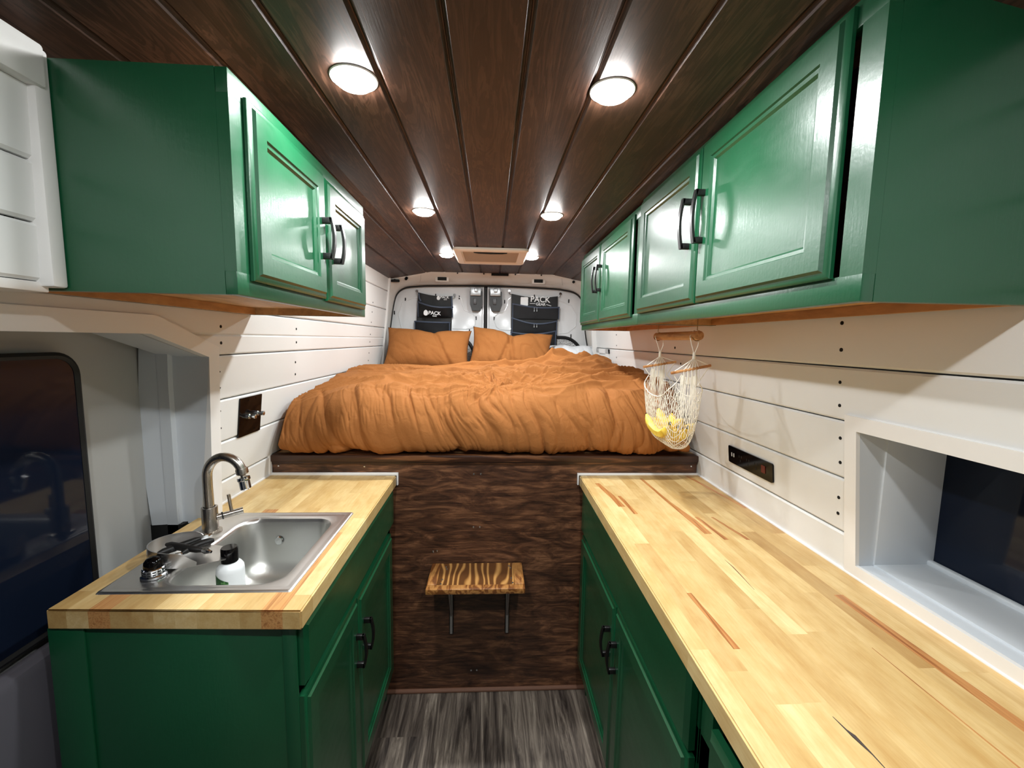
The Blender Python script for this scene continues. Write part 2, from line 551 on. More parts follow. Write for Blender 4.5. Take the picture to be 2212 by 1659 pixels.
# sliding side door
bm = new()
def dfn(u, v):
    y = lerp(-.35, 1.195, u); z = lerp(0, 1.60, v)
    x = -.945-.035*sm((z-1.25)/.3)*0-.012*sin(pi*u)
    y -= .03*sm((z-1.2)/.25)*u*0
    if z > 1.40: x += .05*sm((z-1.40)/.12)
    return Vector((x, y, z))
grid(bm, dfn, 24, 60)
dr = build('door_3', bm, M['doorgrey'], kind='structure', smooth=60)
bm = new()
gp = rrect(-.20, .985, .80, 1.392, .045, 8)
prism(bm, gp, lambda y, z, d: Vector((d, y, z)), -.945, -.925)
gg = build('glass', bm, M['glass'], dr)
bm = new()
tube(bm, [(-.928, y, z) for y, z in rrect(-.195, .98, .805, 1.387, .045, 8)], .008, 6, closed=True)
build('glass_seal', bm, M['rubber'], dr)
bm = new(); box(bm, -.935, -.885, -.35, .90, .02, .79, .02)
tag(build('door_card', bm, M['doordark'], dr), 'dark grey lower lining of the side door')

# right wall with deep window
gr_ = [.0, .12, .25, .38, .51, .64, .77, .87, 1.003, 1.132, 1.266, 1.388, 1.518, 1.648, 1.778, 1.90]
WY0, WY1, WZ0, WZ1 = -.12, .852, .944, 1.250
bm = new()
for a, b in zip(gr_[:-1], gr_[1:]):
    if b < WZ0 or a > WZ1+.01: course(bm, 1, a, b, K(Y0), K(Y1))
    else:
        course(bm, 1, a, b, K(WY1+.02), K(Y1)); course(bm, 1, a, b, K(Y0), K(WY0-.02))
course(bm, 1, .87, .925, K(WY0-.021), K(WY1+.021)); course(bm, 1, 1.252, 1.2655, K(WY0-.021), K(WY1+.021))
box(bm, .875, .90, 1.0, Y1, 0, 1.93); box(bm, .875, .90, Y0, 1.0, 1.30, 1.93); box(bm, .875, .90, Y0, -.2, 0, 1.93)
holes(bm, 1, [(.896, 1.485, .0048), (.898, 1.426, .0048), (.901, 1.353, .0042), (.902, 1.30, .0042), (.90, 1.225, .0042), (.90, 1.168, .0042),
              (.904, 1.083, .0042), (.906, 1.044, .0042), (.91, .946, .0042), (1.743, 1.477, .006), (1.749, 1.415, .006), (1.70, 1.35, .005),
              (2.575, 1.479, .005), (2.583, 1.413, .005), (2.598, 1.338, .005), (2.608, 1.285, .005)])
build('wall_right', bm, [M['white'], M['hole']], kind='structure', smooth=20)

def wx(z, d=0): return xw(z)+d
wf = new()
fo = [(WY0-.03, WZ0-.032), (WY1+.030, WZ0-.032), (WY1+.030, WZ1+.032), (WY0-.03, WZ1+.032)]
fi = [(WY0, WZ0), (WY1, WZ0), (WY1, WZ1), (WY0, WZ1)]
for k in range(4):
    q = [fo[k], fo[(k+1) % 4], fi[(k+1) % 4], fi[k]]
    prism(wf, q, lambda y, z, d: Vector((xw(z)+d, y, z)), -.006, .003)
wroot = build('window_1', wf, M['trimw'], kind='structure')
bm = new()
XG = 1.005
# reveal: step then recess
for (za, zb) in ((WZ0-.012, WZ0-.0005), (WZ1+.0005, WZ1+.012)):
    box(bm, xw(za)+.0035, XG, WY0-.015, WY1+.015, za, zb)
for (ya, yb) in ((WY1+.0005, WY1+.012), (WY0-.012, WY0-.0005)):
    prism(bm, [(xw(WZ0)+.0035, WZ0-.001), (XG, WZ0-.001), (XG, WZ1+.001), (xw(WZ1)+.0035, WZ1+.001)], lambda x, z, d: Vector((x, d, z)), ya, yb)
box(bm, .862, XG-.003, WY1-.004, WY1+.003, WZ0+.001, WZ1-.001, .001); box(bm, .862, XG-.003, WY0+.001, WY1-.001, WZ0-.003, WZ0+.004, .001)
box(bm, .985, 1.0, WY0, WY1, WZ0, WZ0+.014, .004)
build('window_frame', bm, M['pillar'], wroot)
bm = new(); box(bm, 1.0, 1.008, WY0, WY1, WZ0, WZ1)
build('pane', bm, M['glass'], wroot)

# partition behind the camera
bm = new(); box(bm, -.9, .9, Y0-.03, Y0, 0, 1.95)
build('wall_front', bm, plain('cab_curtain_grey', L(120, 118, 116), .9), kind='structure')

# white corner strip at the end of the left lining
bm = new()
prism(bm, [(3.085, 1.0), (3.112, 1.0), (3.112, 1.862), (3.085, 1.862)], lambda y, z, d: Vector((-(xw(z)-d), y, z)), -.001, .012)
prism(bm, [(3.085, 1.0), (3.112, 1.0), (3.112, 1.862), (3.085, 1.862)], lambda y, z, d: Vector(((xw(z)-d), y, z)), -.001, .030)
build('trim_7', bm, M['trimw'], kind='structure')

# ------------------------------------------------------------------ rear of the van
outer = [(-.835, .86), (-.83, 1.0), (-.80, 1.26), (-.772, 1.50), (-.755, 1.70), (-.752, 1.80), (-.745, 1.858), (-.60, 1.886), (-.44, 1.917), (0, 1.917), (.44, 1.917), (.60, 1.886), (.745, 1.858), (.752, 1.80), (.755, 1.70), (.772, 1.50), (.80, 1.26), (.83, 1.0), (.835, .86)]
inner = [(-.84, .86), (-.825, 1.0), (-.800, 1.26), (-.768, 1.54), (-.742, 1.70), (-.715, 1.775), (-.655, 1.818), (-.56, 1.832), (-.43, 1.839), (0, 1.848), (.43, 1.838), (.55, 1.829), (.645, 1.806), (.70, 1.75), (.722, 1.66), (.735, 1.50), (.78, 1.26), (.81, 1.0), (.83, .86)]
def resample(pts, n):
    P = [Vector((a, 0, b)) for a, b in pts]
    # smooth with catmull-rom
    Q = []
    for i in range(len(P)-1):
        p0 = P[max(i-1, 0)]; p1 = P[i]; p2 = P[i+1]; p3 = P[min(i+2, len(P)-1)]
        for k in range(8):
            t = k/8
            Q.append(.5*((2*p1)+(-p0+p2)*t+(2*p0-5*p1+4*p2-p3)*t*t+(-p0+3*p1-3*p2+p3)*t**3))
    Q.append(P[-1]); return Q
oc, ic = resample(outer, 0), resample(inner, 0)
bm = new()
prof = [(0, 0), (.12, .0), (.28, .010), (.5, .030), (.72, .052), (.86, .085), (.97, .13), (1.0, .17)]
rings = []
for k, dy in prof:
    rings.append([bm.verts.new((lerp(a.x, b.x, k), 3.118+dy, lerp(a.z, b.z, k))) for a, b in zip(oc, ic)])
for A, B in zip(rings[:-1], rings[1:]):
    for i in range(len(A)-1): bm.faces.new((A[i], A[i+1], B[i+1], B[i]))
ws = build('wall_rear', bm, M['vand'], kind='structure', smooth=60)
bm = new()
def pt_on_header(x, k):
    best = min(range(len(oc)), key=lambda i: abs(lerp(oc[i].x, ic[i].x, k)-x)+(10 if oc[i].z < 1.84 else 0))
    return lerp(oc[best].z, ic[best].z, k)
for x in (-.364, .343):
    z = pt_on_header(x, .6)
    box(bm, x-.052, x+.052, 3.142, 3.165, z-.022, z+.022, .010, mi=1)
    box(bm, x-.033, x+.033, 3.138, 3.150, z-.012, z+.012, .002)
box(bm, -.005, .12, 3.110, 3.125, 1.900, 1.916, .002)
for x, z in ((-.70, 1.850), (-.615, 1.868), (-.62, 1.862), (-.25, 1.911), (-.06, 1.911), (.17, 1.911), (.36, 1.911), (.60, 1.868)):
    lathe(bm, [(0, .004), (.010 if abs(x) > .5 else .005, .004), (.010 if abs(x) > .5 else .005, -.004)], axisM((x, 3.115, z), (0, -1, 0)), 12)
box(bm, -.735, -.665, 3.105, 3.125, 1.838, 1.856, .006)
for s in (-1, 1):   # panel seams in the header
    tube(bm, [(s*.51, 3.1165+.001, 1.905), (s*.515, 3.128, 1.885), (s*.52, 3.145, 1.868), (s*.53, 3.17, 1.85)], .0008, 5, mi=2)
build('header_openings', bm, [M['black'], M['vand'], M['doorgrey']], ws)
bm = new()
tube(bm, [(p.x, 3.262, p.z-.004) for p in ic], .0065, 8)
build('rubber_seal', bm, M['rubber'], ws)

def relief(bm, pts, r=.004):
    tube(bm, pts, r, 6)
def rear_door(name, s):
    x0, x1 = (-.86, -.060) if s < 0 else (-.034, .86)
    bm = new()
    box(bm, x0, x1, 3.290, 3.33, .82, 1.865, .004)
    d = build(name, bm, M['van'], kind='structure')
    y = 3.289
    bm = new()
    # pressed shapes
    if s < 0:
        relief(bm, [(-.70, y, 1.55), (-.715, y, 1.62), (-.68, y, 1.71), (-.60, y, 1.745), (-.44, y, 1.755)])
        relief(bm, [(-.70, y, 1.55), (-.68, y, 1.48), (-.60, y, 1.44)])
        relief(bm, [(-.30, y, 1.765), (-.27, y, 1.765), (-.235, y, 1.75), (-.225, y, 1.70), (-.21, y, 1.66), (-.17, y, 1.645), (-.14, y, 1.63), (-.125, y, 1.60), (-.125, y, 1.55), (-.145, y, 1.525), (-.19, y, 1.515), (-.30, y, 1.515)])
    else:
        relief(bm, [(.15, y, 1.765), (.125, y, 1.745), (.12, y, 1.70), (.10, y, 1.66), (.06, y, 1.645), (.03, y, 1.62), (.022, y, 1.58), (.04, y, 1.535), (.07, y, 1.515), (.15, y, 1.51)])
        relief(bm, [(.52, y, 1.745), (.62, y, 1.71), (.665, y, 1.64), (.66, y, 1.55), (.60, y, 1.50), (.50, y, 1.485)])
    build('pressed_relief', bm, M['van'], d)
    bm = new()
    slots = [(-.66, 1.73), (-.43, 1.765), (-.25, 1.755), (-.745, 1.63), (-.12, 1.60), (-.17, 1.50)] if s < 0 else [(.10, 1.73), (.33, 1.775), (.60, 1.745), (.02, 1.60), (.025, 1.50), (.625, 1.475)]
    for x, z in slots: box(bm, x-.004, x+.004, 3.286, 3.291, z-.014, z+.014, .001)
    build('slots', bm, M['black'], d)
    # window with black rubber surround, foil insulation inside
    cx = -.42 if s < 0 else .43
    outl = rrect(cx-.285, cx+.285, .90, 1.462, .16, 10)
    bm = new(); tube(bm, [(a, 3.286, b) for a, b in outl], .014, 8, closed=True)
    build('window_seal', bm, M['rubber'], d)
    bm = new(); prism(bm, outl, lambda a, b, q: Vector((a, q, b)), 3.283, 3.289)
    build('foil_insulation', bm, M['foil'], d)
    # edge flange and lock at the middle seam
    bm = new()
    xe = -.066 if s < 0 else -.028
    box(bm, xe-.006, xe+.006, 3.272, 3.292, .83, 1.835, .003)
    build('edge_flange', bm, M['van'], d)
    bm = new()
    xc = -.119 if s < 0 else .030
    pl = [(xc-.046, 1.80), (xc+.046, 1.80), (xc+.050, 1.70), (xc+.034, 1.655), (xc-.032, 1.655), (xc-.046, 1.70)]
    prism(bm, pl, lambda a, b, q: Vector((a, q, b)), 3.235, 3.291)
    lock = build('lock_cover', bm, M['plastic'], d)
    bm = new()
    box(bm, xc-.042, xc+.036, 3.218, 3.245, 1.764, 1.828, .003)
    box(bm, xc-.013, xc+.013, 3.210, 3.222, 1.79, 1.822, .004)
    tag(build('lock_plate', bm, M['alu'], lock), 'bare metal lock plate')
    bm = new(); box(bm, xc-.02, xc+.004, 3.225, 3.24, 1.70, 1.745, .002)
    build('lock_latch', bm, plain('dark_grey_latch', L(70, 70, 72), .4), lock)
    return d
rear_door('door_1', -1); rear_door('door_2', 1)
bm = new(); box(bm, -.060, -.034, 3.30, 3.34, .83, 1.86)
box(bm, -.052, -.042, 3.285, 3.31, .83, 1.84)
build('trim_8', bm, M['rubber'], kind='structure')
# small white latch box on the right lining by the rear door
bm = new()
z0, z1, ya, yb = 1.225, 1.385, 2.745, 3.06
for q in ([(ya, z0), (yb, z0), (yb, z0+.03), (ya, z0+.03)], [(ya, z1-.03), (yb, z1-.03), (yb, z1), (ya, z1)], [(ya, z0), (ya+.07, z0), (ya+.07, z1), (ya, z1)], [(yb-.07, z0), (yb, z0), (yb, z1), (yb-.07, z1)]):
    prism(bm, q, lambda y, z, d: Vector((xw(z)-d, y, z)), .0, .010)
box(bm, .768, .79, ya+.09, ya+.15, z0+.045, z1-.045, .003)
build('trim_9', bm, M['trimw'], kind='structure')

# ------------------------------------------------------------------ cabinet pieces
def door_panel(bm, X, s, y0, y1, z0, z1, th=.019, fr=.058):
    """raised-frame door; front face at X, facing -s... s=+1 faces +X, s=-1 faces -X"""
    # outline loops: (inset, depth from front)
    loops = [(0, th), (0, .008), (.004, .0055), (.010, .0045), (.014, 0), (fr-.012, 0), (fr-.010, .0035), (fr-.004, .0045), (fr, .009), (fr+.001, .009)]
    R = []
    for ins, dp in loops:
        x = X-s*dp
        R.append([bm.verts.new((x, y, z)) for y, z in ((y0+ins, z0+ins), (y1-ins, z0+ins), (y1-ins, z1-ins), (y0+ins, z1-ins))])
    for A, B in zip(R[:-1], R[1:]):
        for k in range(4): bm.faces.new((A[k], A[(k+1) % 4], B[(k+1) % 4], B[k]))
    bm.faces.new(R[-1]); bm.faces.new(R[0][::-1])

def slab_front(bm, X, s, y0, y1, z0, z1, th=.019):
    loops = [(0, th), (0, .007), (.005, .004), (.010, 0)]
    R = []
    for ins, dp in loops:
        x = X-s*dp
        R.append([bm.verts.new((x, y, z)) for y, z in ((y0+ins, z0+ins), (y1-ins, z0+ins), (y1-ins, z1-ins), (y0+ins, z1-ins))])
    for A, B in zip(R[:-1], R[1:]):
        for k in range(4): bm.faces.new((A[k], A[(k+1) % 4], B[(k+1) % 4], B[k]))
    bm.faces.new(R[-1]); bm.faces.new(R[0][::-1])

def pull(X, s, y, z0, z1, parent):
    """arched black bar pull"""
    bm = new()
    n = 14; prof = []
    out = .030
    w = .0055
    def bar(path, hw):
        # path of (x-offset, z, thickness)
        rings = []
        for (d, z, t) in path:
            rings.append([bm.verts.new((X+s*(d+dx), y+dy, z)) for dx, dy in ((0, -hw), (0, hw), (t, hw), (t, -hw))])
        for A, B in zip(rings[:-1], rings[1:]):
            for k in range(4): bm.faces.new((A[k], A[(k+1) % 4], B[(k+1) % 4], B[k]))
        bm.faces.new(rings[0]); bm.faces.new(rings[-1][::-1])
    path = []
    for k in range(n+1):
        u = k/n
        path.append((out-.010+.007*sin(pi*u)-.004, lerp(z0, z1, u), .006))
    bar(path, w)
    for z in (z0, z1-.014):
        box(bm, min(X-s*.001, X+s*(out-.008)), max(X-s*.001, X+s*(out-.008)), y-w, y+w, z, z+.014, .0015)
    return build('handle', bm, M['handle'], parent)

def upper_unit(name, s, X, y0, y1, z0, z1, doors, hz, label, depthx, gapshadow=0, hgroup=None):
    """s=+1: faces +X (left side); s=-1: faces -X"""
    root = empty(name, (X-s*.15, (y0+y1)/2, z0), label, 'cabinet', 'green wall cabinets')
    bm = new()
    t = .016
    xb = lambda z: -s*(xw(z)-.004)
    xbk = -s*.762
    a, b = sorted((X, X-s*.019))
    # face frame
    rail = .038
    box(bm, a, b, y0, y1, z0, z0+rail, .0012); box(bm, a, b, y0, y1, z1-rail, z1, .0012)
    box(bm, a, b, y0, y0+rail, z0+rail-.001, z1-rail+.001); box(bm, a, b, y1-rail, y1, z0+rail-.001, z1-rail+.001)
    ym = (doors[0][1]+doors[1][0])/2
    box(bm, a, b, ym-.019, ym+.019, z0+rail-.001, z1-rail+.001)
    # end panels (hug the leaning lining), bottom, top, back
    for ya, yb in ((y0, y0+t), (y1-t, y1)):
        def f(xx, zz, d): return Vector((xx, d, zz))
        ztop = min(z1, zc(xbk)-.002)
        zk = min(z1, zc(.741)-.003)
        poly = [(X-s*.0192, z0), (X-s*.0192, z1)]
        if z1 > zk+.001: poly.append((-s*max(abs(X)+.03, .44+(1.915-z1)/.062*.32), z1))
        poly += [(-s*.741, zk), (xb(z0), z0)]
        prism(bm, poly, f, ya, yb)
    build('body', bm, M['green'], root, smooth=30)
    bm = new()
    lo, hi = sorted((X-s*.019, xbk))
    box(bm, lo, hi, y0+t, y1-t, z0+.022, z0+.034)
    lo2, hi2 = sorted((X-s*.019, -s*.735))
    box(bm, lo2, hi2, y0+t, y1-t, z1-.02, z1-.006)
    box(bm, lo, hi, y0+t, y0+t+.003, z0+.001, z0+.0222); box(bm, lo, hi, y1-t-.003, y1-t, z0+.001, z0+.0222)
    lo4, hi4 = sorted((X-s*.0194, X-s*.0224)); box(bm, lo4, hi4, y0+t, y1-t, z0+.001, z0+.0222)
    build('bottom_board', bm, M['raw'], root, smooth=0)
    bm = new()
    lo, hi = sorted((xbk, xbk+s*.014))
    box(bm, lo, hi, y0+t, y1-t, z0+.001, z0+.0215)
    lo, hi = sorted((xbk+s*.0145, xbk+s*.0005))
    box(bm, lo, hi, y0+t, y1-t, z0+.035, z1-.03)
    tag(build('hanging_rail', bm, M['rail'], root, smooth=0), 'orange-brown wooden rail under the back edge')
    for i, (ya, yb, dz0, dz1) in enumerate(doors):
        bm = new(); door_panel(bm, X+s*.0145, s, ya, yb, dz0, dz1, th=.0135)
        dd = build('door', bm, M['green'], root, smooth=25)
        hy = yb-.028 if i == 0 else ya+.030
        pull(X+s*.0145, s, hy, hz[0], hz[1], dd)
    return root

upper_unit('wall_cabinet', 1, -.411, .7115, 1.3995, 1.5015, 1.8465,
           [(.748, 1.061, 1.528, 1.822), (1.069, 1.376, 1.524, 1.815)], (1.618, 1.713),
           'short green two-door wall cabinet above the sink counter', .33)
upper_unit('wall_cabinet', -1, .500, .5545, 1.426, 1.4955, 1.908,
           [(.602, 1.008, 1.532, 1.899), (1.015, 1.417, 1.532, 1.893)], (1.666, 1.786),
           'long green wall cabinet with two doors above the butcher block counter, nearer one', .30)
upper_unit('wall_cabinet', -1, .500, 1.428, 2.325, 1.4955, 1.896,
           [(1.487, 1.913, 1.524, 1.878), (1.920, 2.320, 1.524, 1.878)], (1.658, 1.776),
           'farther green wall cabinet over the bed, beyond the longer one', .30)

# ------------------------------------------------------------------ base cabinets
def base_unit(name, s, X, y0, y1, ztop, drawers, doors, hz, label, xwall=.828, endnear=True):
    root = empty(name, (X-s*.2, (y0+y1)/2, 0), label, 'cabinet', 'green base cabinets')
    bm = new()
    a, b = sorted((X, X-s*.019))
    t = .016
    xbk = -s*xwall
    rail = .035
    box(bm, a, b, y0, y1, ztop-.05, ztop, .001)
    box(bm, a, b, y0, y1, .09, .14, .001)
    box(bm, a, b, y0, y1, .68, .75, .001)
    ys = [y0, y1-rail]
    for yy in ys: box(bm, a, b, yy, yy+rail, .14, ztop-.05)
    if len(doors) == 2:
        ym = (doors[0][1]+doors[1][0])/2; box(bm, a, b, ym-.018, ym+.018, .14, .68)
    lo, hi = sorted((X-s*.0192, xbk))
    box(bm, lo, hi, y0+.0008, y0+t, 0.0, ztop, .0008); box(bm, lo, hi, y1-t, y1-.0008, 0.0, ztop, .0008)
    lo3, hi3 = sorted((X-s*.06, X-s*.075)); box(bm, lo3, hi3, y0+t, y1-t, 0, .09)
    build('body', bm, M['green'], root, smooth=30)
    bm = new(); box(bm, lo, hi, y0+t, y1-t, .10, .115)
    build('bottom_board', bm, M['raw'], root, smooth=0)
    for ya, yb, za, zb in drawers:
        bm = new(); slab_front(bm, X+s*.021, s, ya, yb, za, zb)
        build('drawer_front', bm, M['green'], root, smooth=25)
    for i, (ya, yb, za, zb) in enumerate(doors):
        bm = new(); door_panel(bm, X+s*.021, s, ya, yb, za, zb, fr=.062)
        dd = build('door', bm, M['green'], root, smooth=25)
        hy = yb-.028 if (i == 0 and len(doors) == 2) else ya+.030
        if s > 0: hy = yb-.028 if i == 0 else ya+.036
        pull(X+s*.021, s, hy, hz[0], hz[1], dd)
    return root

bl = base_unit('base_cabinet', 1, -.382, .792, 1.560, .873, [(.796, 1.548, .735, .868)],
               [(.790, 1.118, .155, .716), (1.124, 1.520, .155, .708)], (.528, .624),
               'green base cabinet under the sink counter')
bm = new(); box(bm, -.842, -.776, .7886, .7925, 0, .872, .001); box(bm, -.405, -.378, .7886, .7925, .0, .872, .001)
build('corner_stile', bm, M['green'], bl)
base_unit('base_cabinet', -1, .378, .662, 1.560, .873, [(.668, 1.55, .700, .868)],
          [(.664, 1.094, .150, .690), (1.101, 1.546, .150, .684)], (.512, .604),
          'green base cabinet under far half of the butcher block counter, by the dark panel')
base_unit('base_cabinet', -1, .378, -.02, .655, .873, [(.02, .600, .640, .812)],
          [(.02, .310, .150, .625), (.316, .600, .150, .625)], (.480, .575),
          'green base cabinet at the nearest end of the butcher block counter')

# worktops
SX0, SX1, SY0, SY1 = -.690, -.445, .862, 1.182       # basin opening
bm = new()
ZT, TH = .914, .040
def top_box(x0, x1, y0, y1): box(bm, x0, x1, y0, y1, ZT-TH, ZT)
outline = [(-.836, .783), (-.357, .768), (-.357, 1.572), (-.836, 1.582)]
hx0, hx1, hy0, hy1 = -.742+.06-.02, -.43, .845, 1.20
hx0 = -.705
hole = [(hx0, hy0), (hx1, hy0), (hx1, hy1), (hx0, hy1)]
for zz, flip in ((ZT, 0), (ZT-TH, 1)):
    O = [bm.verts.new((x, y, zz)) for x, y in outline]; H = [bm.verts.new((x, y, zz)) for x, y in hole]
    for k in range(4): bm.faces.new((O[k], O[(k+1) % 4], H[(k+1) % 4], H[k]))
    if flip: O1, H1 = O, H
    else: O0, H0 = O, H
for A, B in ((O0, O1), (H0, H1)):
    for k in range(4): bm.faces.new((A[k], A[(k+1) % 4], B[(k+1) % 4], B[k]))
bm.edges.ensure_lookup_table()
eds = [e for e in bm.edges if all(v in O0 or v in O1 for v in e.verts) and len(e.link_faces) == 2]
bmesh.ops.bevel(bm, geom=eds, offset=.003, segments=2, affect='EDGES')
wt = tag(build('worktop', bm, M['butcher'], smooth=30), 'shorter butcher block counter with the steel sink set in it', 'countertop')
bm = new()
prism(bm, [(.350, 1.572), (.336, -.03), (.827, -.03), (.829, 1.582)], lambda x, y, d: Vector((x, y, d)), ZT-TH, ZT)
bmesh.ops.bevel(bm, geom=bm.edges[:], offset=.003, segments=2, affect='EDGES')
wt2 = tag(build('worktop', bm, mat_butcher(2), smooth=30), 'long empty butcher block counter beneath the power strip and window', 'countertop')

# streaky heartwood staves and a knot crack of the long counter (inlaid, flush)
def stave_mat():
    m = NT('heartwood_stave')
    st = m.noise(m.map((60, 1.6, 60)), 2.2, 4, .6, .6)
    m.P(base=m.ramp(st, [(.35, L(150, 92, 48)), (.5, L(196, 140, 84)), (.62, L(170, 108, 60))]), rough=.36); return m.m
sm_ = stave_mat()
def stave(parent, pts, name='dark_stave'):
    bm = new(); prism(bm, pts, lambda x, y, d: Vector((x, y, d)), ZT-.001, ZT+.0003)
    return build(name, bm, sm_, parent, smooth=0)
for pl_ in ([(.388, 1.482), (.404, 1.482), (.424, 1.355), (.431, 1.264), (.410, 1.264), (.407, 1.33)],
            [(.434, 1.355), (.446, 1.355), (.453, 1.208), (.440, 1.208)],
            [(.575, 1.534), (.585, 1.534), (.594, 1.30), (.611, 1.16), (.613, 1.074), (.592, 1.074), (.584, 1.25)],
            [(.617, 1.183), (.628, 1.183), (.640, 1.039), (.628, 1.039)],
            [(.667, 1.182), (.674, 1.182), (.699, 1.038), (.688, 1.038)],
            [(.414, .807), (.424, .807), (.433, .647), (.421, .647)],
            [(.724, .793), (.744, .793), (.758, .30), (.738, .30)],
            [(.768, 1.568), (.780, 1.568), (.823, 1.25), (.813, 1.25)],
            [(.6655, .643), (.6665, .643), (.666, .449), (.664, .25), (.660, .25), (.6635, .449)]):
    stave(wt2, pl_)
bm = new()
tube(bm, [(.487, .515, ZT), (.489, .495, ZT), (.491, .485, ZT), (.494, .46, ZT), (.494, .43, ZT)], [.0005, .0012, .0030, .0010, .0004], 6)
build('knot_crack', bm, plain('dark_knot', L(40, 20, 10), .6), wt2)
bm = new()
tube(bm, [(.571, .938, ZT), (.572, .905, ZT), (.570, .87, ZT), (.566, .815, ZT)], [.0003, .0012, .0010, .0003], 6)
build('knot_crack', bm, plain('brown_knot', L(110, 66, 30), .6), wt2)

# white sealant beads where the counters meet the bed panel and lining
bm = new()
box(bm, -.834, -.352, 1.5735, 1.5855, ZT-.002, ZT+.009, .003)
box(bm, -.3565, -.3505, 1.5735, 1.5855, ZT-TH, ZT+.009, .002)
for ya, yb in ((1.20, 1.585),): box(bm, -.8315, -.8225, ya, yb, ZT-.001, ZT+.006, .002)
box(bm, -.832, -.822, 1.565, 1.5855, ZT, .995, .003)
tag(build('sealant_bead', bm, M['caulk']), 'white sealant bead along the far edge of the sink counter', 'sealant')
bm = new()
box(bm, .343, .829, 1.5735, 1.5855, ZT-.002, ZT+.007, .003)
box(bm, .3425, .3485, 1.5735, 1.5855, ZT-TH, ZT+.007, .002)
box(bm, .8215, .8285, .0, 1.585, ZT-.001, ZT+.005, .002)
tag(build('sealant_bead', bm, M['caulk']), 'white sealant bead along far edge and wall side of the long counter', 'sealant')

# ------------------------------------------------------------------ bed
bed = empty('bed_platform', (0, 2.3, 0), 'dark stained plywood bed platform with a straight front panel', 'bed frame')
bm = new(); box(bm, -.822, .822, YB, YB+.018, .0, .962)
build('front_panel', bm, M['ply'], bed)
bm = new()
box(bm, -.822, .822, YB-.014, YB+.03, .966, .992, .003); box(bm, -.822, .822, YB-.006, YB, .955, .967, .002)
build('top_trim', bm, M['dtrim'], bed)
bm = new(); tube(bm, [(-.42, YB-.004, .006), (.40, YB-.004, .006)], .009, 10)
tag(build('bottom_moulding', bm, plain('light_brown_bead', L(120, 84, 66), .4), bed), 'lighter quarter-round bead at the floor')
bm = new(); box(bm, -.822, .822, YB+.03, 3.115, .968, .990)
build('deck', bm, M['raw'], bed)
for x, z in ((-.062, .915), (-.035, .915), (-.062, .70), (-.037, .70), (-.068, .09), (-.045, .09), (-.20-.02, .60), (-.205, .602), (-.80, .947), (.80, .947), (-.48, .945)):
    bm = new(); lathe(bm, [(0, .0025), (.003, .0018), (.004, 0)], axisM((x, YB, z), (0, -1, 0)), 10)
    build('screw', bm, M['chrome'], bed)
bm = new(); box(bm, -.775, .775, 1.64, 3.11, .991, 1.175, .05, 4)
tag(build('mattress', bm, M['mattress']), 'white mattress almost hidden under the rust duvet', 'mattress')

def ridged(v): return 1-abs(noise.noise(v))*2
def fold(v, sharp=2.2):
    n = noise.noise(v)
    return (1-min(1, abs(n)*sharp))
# duvet profile (distance along) -> (y, z)
dp = [(1.70, .996), (1.62, .997), (1.573, 1.003), (1.551, 1.03), (1.547, 1.075), (1.556, 1.125), (1.578, 1.17), (1.615, 1.205), (1.68, 1.232), (1.80, 1.250), (2.0, 1.262), (2.3, 1.266), (2.6, 1.268), (2.74, 1.262), (2.82, 1.235), (2.85, 1.19)]
def crom(P, n):
    out = []
    for i in range(len(P)-1):
        p0 = P[max(i-1, 0)]; p1 = P[i]; p2 = P[i+1]; p3 = P[min(i+2, len(P)-1)]
        for k in range(n):
            t = k/n
            out.append(tuple(.5*((2*b)+(-a+c)*t+(2*a-5*b+4*c-d)*t*t+(-a+3*b-3*c+d)*t**3) for a, b, c, d in zip(p0, p1, p2, p3)))
    out.append(P[-1]); return out
DP = crom([tuple(map(float, p)) for p in dp], 12)
cum = [0]
for a, b in zip(DP[:-1], DP[1:]): cum.append(cum[-1]+sqrt((a[0]-b[0])**2+(a[1]-b[1])**2))
def prof_at(s):
    import bisect
    i = max(0, min(len(cum)-2, bisect.bisect_right(cum, s)-1))
    t = (s-cum[i])/max(1e-9, cum[i+1]-cum[i])
    a, b = DP[i], DP[i+1]
    y, z = lerp(a[0], b[0], t), lerp(a[1], b[1], t)
    ty, tz = b[0]-a[0], b[1]-a[1]; l = sqrt(ty*ty+tz*tz) or 1
    return y, z, -tz/l, ty/l          # outward normal (ny, nz)
TOT = cum[-1]
